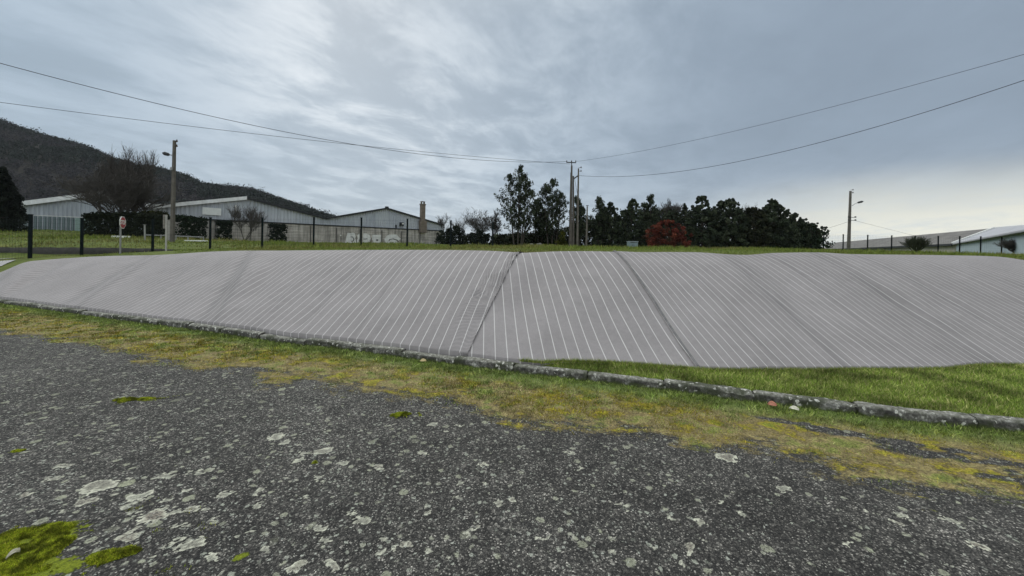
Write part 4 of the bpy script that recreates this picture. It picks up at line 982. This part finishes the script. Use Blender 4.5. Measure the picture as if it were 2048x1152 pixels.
# ------------------------------------------------------------------ right-hand sheds
def right_sheds():
    E = np.array([67.8, 60., 4.0]); R = np.array([71.9, 58., 6.35]); far = np.array([.434, .9, 0]); W2 = 2 * (R - E)[:2]
    E2 = np.array([E[0] + W2[0], E[1] + W2[1], 4.0]); L = far * 75
    root = thing('long_shed', (70, 70, 1.2), 'long low shed with a grey corrugated roof and yellowish wall at the right', 'shed')
    dn = np.array([0, 0, -.14])
    def roof_mat():
        m, t, b = newmat('weathered_roof_sheets'); p = t.obj()
        n, _ = t.noise(t.v('MULTIPLY', p, (1, 1, 1)), .5, 5, .65); n2, _ = t.noise(t.v('MULTIPLY', p, (.15, .15, 3.0)), 2.0, 4, .7)
        c = t.ramp(n, [(.3, (.10, .092, .085)), (.7, (.165, .155, .145))]); c = t.mix(1.0, c, t.ramp(n2, [(.3, .75), (.7, 1.35)]), 'MULTIPLY')
        t.put(b.inputs['Base Color'], c); b.inputs['Roughness'].default_value = .9; return m
    b = MB(); b.prism([E, R, R + dn, E + dn], L); b.build('roof', roof_mat(), root)
    b = MB(); b.prism([R + (0, 0, .003), E2, E2 + dn, R + dn + (0, 0, .003)], L); b.build('roof', root.children[0].data.materials[0], root)
    nrm = np.array([-.9, .434, 0])
    b = MB(); b.prism([E + dn + nrm * .02 + (0, 0, -.22), E + nrm * .02 + (0, 0, -.02), E + nrm * .02 + (0, 0, -.02) + L, E + dn + nrm * .02 + (0, 0, -.22) + L], nrm * .2); b.build('gutter', M_FASC_B, root)
    b = MB(); b.prism([E + dn - nrm * .3, E + dn - nrm * .3 + L, E * (1, 1, 0) - nrm * .3 + L, E * (1, 1, 0) - nrm * .3], -nrm * .25); b.build('wall', mat('cream_wall', (.36, .35, .29), .9, .15, 1), root)
    kof = lambda px: (lambda q: (q * E[1] - E[0]) / (far[0] - q * far[1]))((px - CX) / FPX)
    for px, w in ((1720, 3.4), (1772, 3.2)):
        k = kof(px); c = E + far * k - nrm * .28; b = MB(); b.box((c[0], c[1], 2.4), (w, .08, 2.6), math.atan2(far[1], far[0])); b.build('door', mat('grey_shed_door', (.22, .215, .19), .8, .2), root)
    # pale blue shed
    root = thing('pale_shed', (55, 45, 1.2), 'pale blue shed with a light grey roof at the right picture edge', 'shed')
    e = np.array([-.684, -.729, 0]); F_ = E + e * 50; Rz = R + e * 50 + np.array([0, 0, -2.0])
    o = np.array([-.03, .02, .03])
    M_LR = mat('pale_roof_sheets', (.36, .36, .38), .7, .12, 1)
    b = MB(); b.prism([E + o, F_ + o, Rz + o, R + o], (0, 0, -.10)); b.build('roof', M_LR, root)
    inn = np.array([.729, -.684, 0])
    b = MB(); b.prism([E + inn * .35 + dn, F_ + inn * .35 + dn, F_ * (1, 1, 0) + inn * .35, E * (1, 1, 0) + inn * .35], inn * .2); b.build('wall', mat('pale_blue_wall', (.33, .40, .44), .8, .08, 1), root)
    b = MB(); b.tube([E + (-.12, .08, .08), R + (-.12, .08, .08)], .13, 6); b.tube([R + (-.1, .05, .06), Rz + (-.1, .05, .06)], .09, 6); b.build('roof_trim', M_WHITE, root)
    b = MB(); b.tube([E + (-.05, 0, -.12), F_ + (-.05, 0, -.12)], .07, 6); b.build('gutter', mat('grey_gutter', (.22, .23, .24), .7, .1), root)
right_sheds()

# ------------------------------------------------------------------ fences
def fence(posts, label, h, wmesh=.1, thick=.06, wire=.004):
    pts = [seat(px, pyb, d, .0) for px, pyb, d in posts]
    root = thing('wire_fence', pts[len(pts) // 2], label, 'fence')
    for i, p in enumerate(pts):
        b = MB(); b.box((p[0], p[1], p[2] + h / 2 - .15), (thick, thick, h + .3), .4); b.box((p[0], p[1], p[2] + h + .01), (thick * 1.25, thick * 1.25, .03), .4); b.build('post', M_POST, root)
    for p, q in zip(pts[:-1], pts[1:]):
        V = []; F = []
        L = np.linalg.norm(q - p); n = int(L / wmesh); w = wire
        def bar(a, c):
            k = len(V); t = (c - a) / np.linalg.norm(c - a); s = np.cross(t, (0, 0, 1.)) if abs(t[2]) < .9 else np.array([(q - p)[0], (q - p)[1], 0]) / np.linalg.norm((q - p)[:2]); s = s / np.linalg.norm(s); g = np.cross(t, s)
            for e in (a, c):
                for x_, y_ in ((-1, -1), (1, -1), (1, 1), (-1, 1)): V.append(e + (s * x_ + g * y_) * w / 2)
            for j in range(4): F.append([k + j, k + (j + 1) % 4, k + 4 + (j + 1) % 4, k + 4 + j])
        for i in range(1, n):
            o = p + (q - p) * i / n; bar(o + np.array([0, 0, .06]), o + np.array([0, 0, h - .05]))
        for z in np.arange(.06, h, .2): bar(p + np.array([0, 0, z]), q + np.array([0, 0, z]))
        mk('mesh_panel', V, F, M_WIREMESH, root)
    return root
fence([(-70, 523, 16), (60, 516, 18), (163, 511.5, 21.0), (305, 505, 23.0), (420, 497.5, 24.6), (524, 498, 25.2), (627, 494.5, 26), (722, 494, 26.8), (814, 494, 27.8), (901, 492, 29.5), (985, 492, 31)],
      'dark post and wire mesh fence crossing the grass in front of the warehouses', 2.0, .1, .105)
fence([(1647, 499, 43), (1686, 501, 42), (1735, 503, 41.2), (1783, 505, 40.4), (1830, 506, 39.6), (1876, 507, 39), (1919, 508.5, 38.3), (1961, 510, 37.6), (2003, 511, 37), (2044, 513, 36.3), (2090, 516, 35.6)],
      'dark post and wire fence in front of the right-hand sheds', 1.75, .12, .085)

# ------------------------------------------------------------------ utility poles
def shaft(mb, base, top, w0, w1, sink=.3):
    base = np.asarray(base, float) - (0, 0, sink)
    pts = [base, base * .5 + np.asarray(top) * .5, top]
    mb.tube(pts, [w0 / 2, (w0 + w1) / 4, w1 / 2], 4)
def insulators(root, at, m, n=2, side=(.22, 0, 0)):
    for i in range(n):
        c = np.array(at) + np.array([0, 0, .18 - .38 * i]); b = MB()
        b.tube([c - np.array(side) * .9, c + np.array(side) * .9], .022, 6); e = c + np.array(side)
        b.tube([e + (0, 0, -.06), e + (0, 0, .02), e + (0, 0, .04), e + (0, 0, .12)], [.05, .08, .045, .05], 8); b.build('insulator', m, root)
def lamp(root, p0, p1, hd, L=.75):
    b = MB(); b.tube([p0, p0 * .5 + p1 * .5 + (0, 0, .05), p1], [.04, .035, .03], 6); arm = b.build('lamp_arm', M_STEEL, root)
    d = np.array(hd, float); d /= np.linalg.norm(d); b = MB(); b.tube([p1, p1 + d * L * .2, p1 + d * L * .7, p1 + d * L], [.05, .13, .15, .05], 8); b.build('lamp_head', M_DARKMETAL, root, True)

d = 30.5; b0 = seat(344.5, 486, d, 0); t0 = P(349, 281, d); root = thing('street_lamp_pole', b0, 'tall grey concrete pole with a dark lamp head on its left, by the hedges', 'pole')
b = MB(); shaft(b, b0, t0, .33, .22); b.build('shaft', M_CONCPOLE, root)
lamp(root, P(348, 313, d) + (0, -.1, 0), P(344, 311, d) + (0, -.2, 0), (-1, -.2, .25), .5)
insulators(root, P(351, 287, d), M_CERAMIC, 2, (.10, 0, 0))
b = MB(); b.box(P(346.5, 338, d) + (0, -.15, 0), (.16, .08, .22), 0); b.build('number_plate', M_STEEL, root)

d = 42; b0 = seat(1140.5, 495, d, 0); root = thing('utility_pole', b0, 'twin-shaft dark utility pole with a crossarm on top, taller of the centre pair', 'pole')
b = MB(); shaft(b, b0, P(1143.5, 331, d), .40, .22); b.build('shaft', M_CONCPOLE2, root)
b = MB(); q = seat(1146.5, 495, d + .1, 0); shaft(b, q, P(1146.6, 352, d + .1), .30, .20); b.build('shaft', M_CONCPOLE2, root)
b = MB(); b.tube([P(1143.5, 334, d), P(1143.3, 323.5, d)], .05, 6); b.box(P(1142.5, 325, d), (1.05, .10, .09), .1); ca = b.build('crossarm', M_DARKMETAL, root)
for px in (1133.5, 1143, 1151.5):
    b = MB(); c = P(px, 323.5, d); b.tube([c + (0, 0, -.02), c + (0, 0, .06), c + (0, 0, .14)], [.04, .07, .04], 8); b.build('insulator', M_CERAMIC, ca)
b = MB(); b.tube([P(1148, 357, d), P(1151, 355, d), P(1156.5, 351, d)], .07, 6); b.build('brace', M_DARKMETAL, root)
b = MB(); b.tube([P(1149, 356, d), P(1153, 378, d - .2), P(1156, 392, d)], .02, 4); b.tube([P(1137, 486, d - .2), P(1138, 470, d - .2), P(1141, 345, d - .2)], .025, 4); b.build('pole_cable', M_CABLE, root)
b0 = seat(1154.5, 495, d, 0); root = thing('utility_pole', b0, 'thinner leaning grey pole standing right beside the twin-shaft pole', 'pole')
b = MB(); shaft(b, b0, P(1157, 337, d), .30, .19); b.build('shaft', M_CONCPOLE, root); insulators(root, P(1159.5, 338.5, d), M_CERAMIC, 2, (.14, 0, 0))
b0 = seat(1172.5, 495, d, 0); root = thing('utility_pole', b0, 'short bare grey post right of the centre pair of poles', 'pole')
b = MB(); shaft(b, b0, P(1174.5, 413, d), .27, .17); b.build('shaft', M_CONCPOLE, root)
b = MB(); b.box(P(1174.6, 411.5, d), (.2, .2, .07), .3); b.build('pole_cap', M_DARKMETAL, root)

d = 52; b0 = seat(1697, 500.5, d, 0); root = thing('street_lamp_pole', b0, 'grey pole with a lamp on a long arm at its right, behind the right-hand fence', 'pole')
b = MB(); shaft(b, b0, P(1701, 382, d), .42, .26); b.build('shaft', M_CONCPOLE, root)
lamp(root, P(1702, 412, d) + (0, -.15, 0), P(1712, 406, d) + (0, -.2, 0), (1, -.1, .28), .75)
insulators(root, P(1703.5, 382.5, d), M_CERAMIC, 2, (.16, 0, 0))
for py in (435, 441):
    b = MB(); b.box(P(1701.5, py, d) + (0, -.2, 0), (1.15, .07, .06), .05)
    for s in (-.5, .38, .5): c = P(1701.5, py, d) + (s, -.2, 0); b.tube([c, c + (0, 0, .14)], [.06, .05], 6)
    b.build('crossarm', M_DARKMETAL, root)

# power lines
def wire(p0, p1, mid, rad, label, tmax=1.0, tmin=0.0):
    u = (mid[0] - CX) / FPX; v = (HY - mid[1]) / FPX
    q = (u * cr - v * sr); t = (q * p0[1] - p0[0]) / ((p1[0] - p0[0]) - q * (p1[1] - p0[1])); dm = p0[1] + t * (p1[1] - p0[1])
    sag = (P(mid[0], mid[1], dm)[2] - (p0[2] + t * (p1[2] - p0[2]))) / (t * (1 - t))
    pts = [p0 + (p1 - p0) * s + np.array([0, 0, sag * s * (1 - s) if s <= 1 else -sag * (s - 1) * 1.0]) for s in np.linspace(tmin, tmax, 64)]
    b = MB(); b.tube(pts, rad * .72, 6); o = b.build('power_line', M_CABLE, origin=p0); tag(o, label, 'cable'); return o
wire(P(1133.5, 323, 42), P(-160, 82, 17.2), (480, 245), .022, 'upper overhead cable running from the crossarm to the top left')
wire(P(1141, 328, 42), P(-200, 178, 21.5), (360, 250), .020, 'lower overhead cable running from the centre pole to the left picture edge')
wire(P(1151.5, 323, 42), P(2280, 42, 14.2), (1754, 190), .014, 'thin upper overhead cable from the crossarm to the top right')
wire(P(1158, 351, 42), P(2280, 80, 15.0), (1624, 289), .021, 'thick lower overhead cable sagging from the thinner pole to the right')
wire(P(1695, 444, 52), P(1560, 478, 95), (1640, 461), .02, 'short service wire going left from the right-hand lamp pole')
wire(P(1709, 441, 52), P(1835, 473, 75), (1760, 454), .02, 'short service wire going right from the right-hand lamp pole to the shed')

# ------------------------------------------------------------------ thin winter haze
hm = bpy.data.materials.new('winter_haze'); hm.use_nodes = True; hn_ = hm.node_tree; hn_.nodes.clear()
ho_ = hn_.nodes.new('ShaderNodeOutputMaterial'); hv_ = hn_.nodes.new('ShaderNodeVolumePrincipled'); hn_.links.new(hv_.outputs[0], ho_.inputs['Volume'])
hv_.inputs['Color'].default_value = (.80, .86, .95, 1); hv_.inputs['Density'].default_value = .00008; hv_.inputs['Anisotropy'].default_value = .2
b = MB(); b.box((0, 200, 119), (2600, 1900, 242)); hz = b.build('haze', hm); hz['kind'] = 'stuff'

# ------------------------------------------------------------------ stop sign
M_SIGNBACK = mat('sign_back', (.3, .3, .3), .5, .1)
def stop_sign():
    d = 20.; b0 = seat(240.5, 511.5, d, 0); c = P(241.8, 445, d); root = thing('stop_sign', b0, 'red octagonal stop sign turned sideways on a grey post by the mound', 'road sign')
    b = MB(); b.tube([b0 - (0, 0, .3), np.array([c[0] - .01, b0[1], c[2] + .3])], .042, 8); b.build('post', M_STEEL, root)
    ang = math.radians(114); ux = np.array([math.cos(ang), math.sin(ang), 0]); nz = np.array([math.sin(ang), -math.cos(ang), 0]); c = c + nz * .06
    def octo(R): return [c + ux * R * math.cos(w) + np.array([0, 0, R * math.sin(w)]) for w in [math.pi / 8 + k * math.pi / 4 for k in range(8)]]
    b = MB(); b.prism(octo(.33), nz * .02); pl = b.build('sign_plate', M_WHITE, root)
    b = MB(); b.prism([p + nz * .021 for p in octo(.295)], nz * .004); b.build('red_face', M_RED, pl)
    cu = bpy.data.curves.new('lettering', 'FONT'); cu.body = 'STOP'; cu.size = .23; cu.align_x = 'CENTER'; cu.align_y = 'CENTER'; cu.extrude = .002; cu.offset = .006
    o = bpy.data.objects.new('lettering', cu); C.objects.link(o); bpy.context.view_layer.update()
    me = bpy.data.meshes.new_from_object(o); Vv = np.array([v.co[:] for v in me.vertices]); Ff = [list(p.vertices) for p in me.polygons]; bpy.data.objects.remove(o)
    W = c + nz * .028 + Vv[:, :1] * ux + Vv[:, 1:2] * np.array([0, 0, 1.35]) + Vv[:, 2:] * nz
    mk('lettering', W, Ff, M_WHITE, pl)
stop_sign()
# white post with an edge-on panel
d = 21.; b0 = seat(332, 507.5, d, 0); root = thing('sign_post', b0, 'whitish post with a narrow sign panel seen edge-on, left of the lamp pole', 'post')
b = MB(); b.tube([b0 - (0, 0, .3), P(333, 430, d)], .045, 8); b.build('post', mat('whitish_post', (.33, .32, .30), .7, .15, 4), root)
b = MB(); ang = math.radians(68); b.box(P(327, 443, d) + (0, .1, 0), (.18, .03, .75), ang); b.build('sign_panel', mat('mottled_panel', (.24, .22, .20), .8, .4, 9), root)
d = 31.; b0 = seat(290, 487, d, 0); b = MB(); b.tube([b0 - (0, 0, .2), P(289.5, 450, d)], [.065, .06], 8); b.box(P(289.5, 449.6, d), (.15, .15, .04), .2)
tag(b.build('marker_post', mat('grey_marker', (.24, .24, .23), .8, .15), origin=b0), 'thin grey marker post standing in front of the long dark hedge', 'post')
d = 33.; b0 = seat(337.5, 483, d, 0); b = MB(); b.prism([P(334.8, 484, d), P(340.2, 484, d), P(340, 441, d), P(335.2, 441, d)], (0, .25, 0)); b.box(P(337.5, 440.5, d) + (0, .12, 0), (.26, .3, .06), 0)
tag(b.build('gate_pillar', mat('pale_concrete_pillar', (.26, .25, .235), .9, .2, 3), origin=b0), 'pale concrete gate pillar beside the lamp pole foot', 'pillar')
# low rail
def rail():
    pts = [seat(q, 481, 36, 0) for q in (290, 322, 352, 376, 407)]; root = thing('low_rail', pts[2], 'low grey rail barrier on short posts at the foot of the hedges', 'barrier')
    b = MB(); b.tube([p + (0, 0, .34) for p in pts], .05, 8); b.build('rail', M_STEEL, root)
    for p in pts[1:]:
        b = MB(); b.tube([p - (0, 0, .2), p + (0, 0, .42)], .055, 8); b.build('post', M_STEEL, root)
rail()
def slab(px0, px1, py, d, h, label, w=.6):
    a = seat(px0, py, d, 0); c = seat(px1, py, d, 0); m = (a + c) / 2; L = np.linalg.norm(c - a); b = MB()
    b.box((m[0], m[1], m[2] + h * .55), (L, w, h), math.atan2(c[1] - a[1], c[0] - a[0])); b.box((m[0] - L * .38, m[1], m[2] + h * .2), (.15, w * .8, h * .9), 0); b.box((m[0] + L * .3, m[1], m[2] + h * .2), (.15, w * .8, h * .9), 0)
    o = b.build('concrete_slab', M_WHITE, origin=(m[0], m[1], m[2])); bevel(o, .03); tag(o, label, 'slab')
slab(229, 255, 477, 35, .2, 'white slab lying on the grass behind the stop sign')
slab(374, 411, 482.5, 34, .10, 'flat white slab on the grass right of the lamp pole')
# dark retaining wall under the left field
def low_wall():
    px = np.array([-260, -120, 0, 60, 120, 180, 240, 300, 345.]); lo = np.array([523, 520, 518, 517.5, 515.5, 513, 509.5, 506.5, 503.5]); hi = np.array([494, 494, 494.3, 494.6, 494.8, 495, 495.6, 496.6, 499.])
    dd = np.array([22.6, 22.8, 23, 23.1, 23.2, 23.3, 23.5, 23.7, 23.9]); V = []; F = []
    pf = np.linspace(-260, 345, 70)
    for q in pf:
        d_ = np.interp(q, px, dd); a = P(q, np.interp(q, px, lo) + 4, d_); c = P(q, np.interp(q, px, hi), d_); nz = .05 * (vnoise(q, 0, .09, 121) - .5)
        V += [a + (0, -.04, -.3), a * .4 + c * .6 + (0, .02 + nz, 0), c + (0, .06, nz), c + (0, .9, nz * .5 - .05)]
    F = grid_faces(len(pf), 4)
    m, t, b = newmat('dark_earth_wall'); p = t.geo(); n, _ = t.noise(p, 2.2, 6, .7); t.put(b.inputs['Base Color'], t.ramp(n, [(.35, (.018, .017, .015)), (.6, (.042, .038, .033)), (.75, (.075, .068, .058))])); b.inputs['Roughness'].default_value = .95
    t.put(b.inputs['Normal'], t.bump(n, .8, .06))
    o = mk('retaining_wall', V, F, m, origin=P(60, 517, 23.1)); tag(o, 'low dark earthy retaining wall below the left field', 'wall')
low_wall()
# pale path at the far left
def strip(name, q0, q1, y0, y1, dn, df, m):
    pts = []
    for q in np.linspace(q0, q1, 20):
        f = (q - q0) / (q1 - q0)
        for s in np.linspace(0, 1, 6):
            dd = dn + (df - dn) * s; tip = 1 - .0 * f
            p_ = np.array([(q - CX + (s - .5) * 30 * f) / FPX * dd, dd, 0]); p_[2] = Tz(p_) + .03; pts.append(p_)
    o = mk(name, pts, grid_faces(20, 6), m, smooth=True); o['kind'] = 'structure'; return o
M_PATH = mat('pale_path_concrete', (.34, .33, .32), .9, .15, 2)
strip('path', -400, 40, 0, 0, 19.2, 21.2, M_PATH)
strip('path', -400, 18, 0, 0, 16.2, 17.4, M_PATH)
# cabinet
def cabinet():
    d = 40.; b0 = seat(1264.5, 497, d, 0); w = 19 * d / FPX; h = P(1264, 484, d)[2] - b0[2]; root = thing('utility_cabinet', b0, 'small grey-blue metal utility cabinet on the grass left of the red shrub', 'cabinet')
    b = MB(); b.box(b0 + (0, 0, h / 2 - .05), (w, .5, h + .1), .05); bevel(b.build('body', mat('cabinet_paint', (.19, .24, .26), .6, .15, 3), root), .02)
    b = MB(); b.box(b0 + (0, -.02, h + .035), (w * 1.08, .58, .07), .05); b.build('lid', mat('cabinet_lid', (.27, .31, .33), .6, .1), root)
    for s in (-.25, .25):
        b = MB(); b.box(b0 + (s * w, -.262, h * .48), (w * .44, .02, h * .8), .05); dr = b.build('door', mat('cabinet_door', (.17, .22, .245), .6, .15, 3), root)
        b = MB(); b.box(b0 + (s * w * .3, -.285, h * .5), (.03, .03, .12), .05); b.build('handle', M_DARKMETAL, dr)
    b = MB(); b.box(b0 + (.05, -.27, h * .93), (w * .7, .02, .05), .05); b.build('vent', M_DARKMETAL, root)
cabinet()
# boulders under the conifers
def boulder(px, py, d, rad, seed, label):
    r = np.random.default_rng(seed); b0 = seat(px, py, d, 0); th, ph = np.meshgrid(np.linspace(0, 2 * np.pi, 17)[:-1], np.linspace(.01, np.pi - .01, 10))
    rr = rad * (1 + .35 * (vnoise(np.cos(th) * 1.7 + seed, ph * 1.3, 1, seed) - .5)); V = np.stack([rr * np.sin(ph) * np.cos(th), rr * np.sin(ph) * np.sin(th), rr * .75 * np.cos(ph) + rad * .45], -1).reshape(-1, 3) + b0
    i = np.arange(160).reshape(10, 16); F = np.stack([i[:-1], np.roll(i, -1, 1)[:-1], np.roll(i, -1, 1)[1:], i[1:]], -1).reshape(-1, 4)
    tag(mk('boulder', V, F, mat('boulder_stone', (.12, .115, .11), .95, .3, 3), smooth=True, origin=b0), label, 'boulder')
boulder(1063, 493, 42, .30, 3, 'pale boulder under the tall conifers, left of two'); boulder(1079, 493, 42, .36, 4, 'pale boulder under the tall conifers, right of two')

# ------------------------------------------------------------------ fallen leaves
def leaf(px, py, L, W, rz, tilt, colr, label):
    b0 = G(px, py, .02); us = np.linspace(0, 1, 12); V = []
    for u_ in us:
        w = W * math.sin(math.pi * u_ ** .85) * .5
        for s in (-1, -.5, 0, .5, 1):
            V.append((L * (u_ - .5), w * s, .012 * abs(s) + .012 * math.sin(3 * u_) + .01 * s * u_))
    V = np.array(V); a, c = math.cos(rz), math.sin(rz); V[:, 2] += V[:, 1] * tilt
    V = np.stack([V[:, 0] * a - V[:, 1] * c, V[:, 0] * c + V[:, 1] * a, V[:, 2]], -1) + b0 + (0, 0, .012)
    o = mk('fallen_leaf', V, grid_faces(12, 5), mat('dry_leaf', colr, .7, .3, 30), smooth=True, origin=b0); tag(o, label, 'leaf')
    so = o.modifiers.new('solid', 'SOLIDIFY'); so.thickness = .002
leaf(1544, 813.5, .085, .05, -.5, .5, (.34, .14, .09), 'reddish fallen leaf lying near the kerb on the right')
leaf(1588, 822, .085, .035, -.7, .5, (.52, .5, .40), 'pale cream fallen leaf right of the reddish one')
leaf(846, 725, .09, .045, .2, .4, (.42, .33, .17), 'straw-yellow fallen leaf below the kerb near the seams')
leaf(26, 1117, .05, .012, 1.4, .3, (.5, .47, .36), 'slim pale leaf stuck in the moss at the lower left')

# ------------------------------------------------------------------ sky and light
sc = bpy.context.scene
w = bpy.data.worlds.new('World'); sc.world = w; w.use_nodes = True
t = NT(w.node_tree); bg = w.node_tree.nodes['Background']
SUN_EL = math.radians(38); SUN_AZ = math.radians(-24)      # azimuth from +Y towards +X
sky = t.node('ShaderNodeTexSky', sky_type='NISHITA', sun_disc=False, sun_elevation=SUN_EL, sun_rotation=SUN_AZ, air_density=1.0, dust_density=2.0)
d = t.v('NORMALIZE', t.node('ShaderNodeTexCoord').outputs['Generated'])
dx, dy, dz = t.sep(d)
zc = t.m('MAXIMUM', dz, 0.0)
inv = t.m('DIVIDE', 1.0, t.m('ADD', zc, .10))
pu = t.m('MULTIPLY', dx, inv); pv = t.m('MULTIPLY', dy, inv)
cp_ = t.comb(t.m('MULTIPLY', t.m('ADD', pu, t.m('MULTIPLY', pv, -.25)), .85), t.m('MULTIPLY', pv, .62), 0.0)
na, _ = t.noise(cp_, 1.25, 10, .64, .3); nb, _ = t.noise(t.v('ADD', cp_, (4.2, 1.3, 0)), .42, 5, .55, .2); nc, _ = t.noise(t.v('ADD', cp_, (9.1, 7.7, 0)), 3.4, 8, .62, .4)
def dirv(px, py):
    q = P(px, py, 1.) - np.array([0, 0, EYE]); return tuple(q / np.linalg.norm(q))
def spot(px, py, k):
    return t.m('EXPONENT', t.m('MULTIPLY', t.m('SUBTRACT', t.v('DOT_PRODUCT', d, dirv(px, py)), 1.0), k))
glow = t.m('ADD', t.m('MULTIPLY', spot(630, 150, 75), .55), t.m('ADD', t.m('MULTIPLY', spot(1010, 70, 26), .34), t.m('MULTIPLY', spot(830, 300, 60), .42)))
glow = t.m('ADD', glow, t.m('ADD', t.m('MULTIPLY', spot(500, 20, 60), .16), t.m('MULTIPLY', spot(760, 180, 12), .16)))
streak = t.m('ADD', t.m('MULTIPLY', na, .48), t.m('ADD', t.m('MULTIPLY', nc, .32), t.m('MULTIPLY', nb, .2)))
breaks = t.ss(streak, .42, .62)
# grey deck: bluish grey, darker to the right
deck = t.mix(t.ss(dx, -.55, .7), (.350, .445, .54), (.285, .355, .44))
deck = t.mix(1.0, deck, t.ramp(streak, [(.36, .915), (.64, 1.085)]), 'MULTIPLY')
deck = t.mix(t.m('MULTIPLY', t.m('MULTIPLY', breaks, .75), t.ss(dx, .6, -.1)), deck, (.48, .585, .69))
brk2 = t.ss(t.m('ADD', t.m('MULTIPLY', na, .45), t.m('MULTIPLY', nc, .55)), .44, .60)
bright = t.m('MULTIPLY', glow, t.m('ADD', .22, t.m('ADD', t.m('MULTIPLY', breaks, .50), t.m('MULTIPLY', brk2, .42))), None, True)
col = t.mix(bright, deck, (.80, .865, .915))
# low bright band towards the right horizon and a paler horizon elsewhere
band = t.m('MULTIPLY', t.ss(t.m('ADD', t.m('SUBTRACT', zc, t.m('MULTIPLY', t.m('SUBTRACT', nb, .5), .05)), t.m('MULTIPLY', dx, -.06)), .138, .01), t.ss(dx, .33, .70))
col = t.mix(band, col, (1.0, .97, .81))
low = t.m('MULTIPLY', t.ss(zc, .22, .02), t.m('ADD', .25, t.m('MULTIPLY', breaks, .5)))
col = t.mix(low, col, (.60, .68, .74))
cl10 = t.v('MULTIPLY', col, (10., 10., 10.))
zen = t.mix(t.m('MAXIMUM', t.ss(dz, .50, .80), t.m('MULTIPLY', t.ss(dy, .1, -.5), .6)), (1, 1, 1), (3.95, 3.4, 2.85))   # overcast sky is brightest overhead; boosted there and behind camera to light the ground
cl10 = t.mix(1.0, cl10, zen, 'MULTIPLY')
fin = t.mix(.94, sky.outputs[0], cl10)
fin = t.mix(t.ss(dz, -.01, -.06), fin, (1.0, 1.0, 1.0))
t.put(bg.inputs[0], fin); bg.inputs[1].default_value = .10
sl = bpy.data.lights.new('sun', 'SUN'); sl.energy = 1.2; sl.angle = math.radians(30); sl.color = (1, .96, .9)
so = bpy.data.objects.new('sun', sl); C.objects.link(so)
sd = Vector((math.sin(SUN_AZ) * math.cos(SUN_EL), math.cos(SUN_AZ) * math.cos(SUN_EL), math.sin(SUN_EL)))
so.rotation_euler = sd.to_track_quat('Z', 'Y').to_euler(); so.location = (0, 0, 60)

# ------------------------------------------------------------------ camera
cam = bpy.data.cameras.new('camera'); co = bpy.data.objects.new('camera', cam); C.objects.link(co)
cam.sensor_width = 36; cam.lens = FPX / 2048 * 36; cam.shift_y = -(576 - HY) / 2048; cam.clip_end = 5000; cam.clip_start = .05
Mx = Matrix(((cr, -sr, 0, 0), (0, 0, -1, 0), (sr, cr, 0, EYE), (0, 0, 0, 1)))
co.matrix_world = Mx; sc.camera = co
vs = sc.view_settings; vs.view_transform = 'Standard'; vs.look = 'None'; vs.exposure = 0; vs.gamma = 1
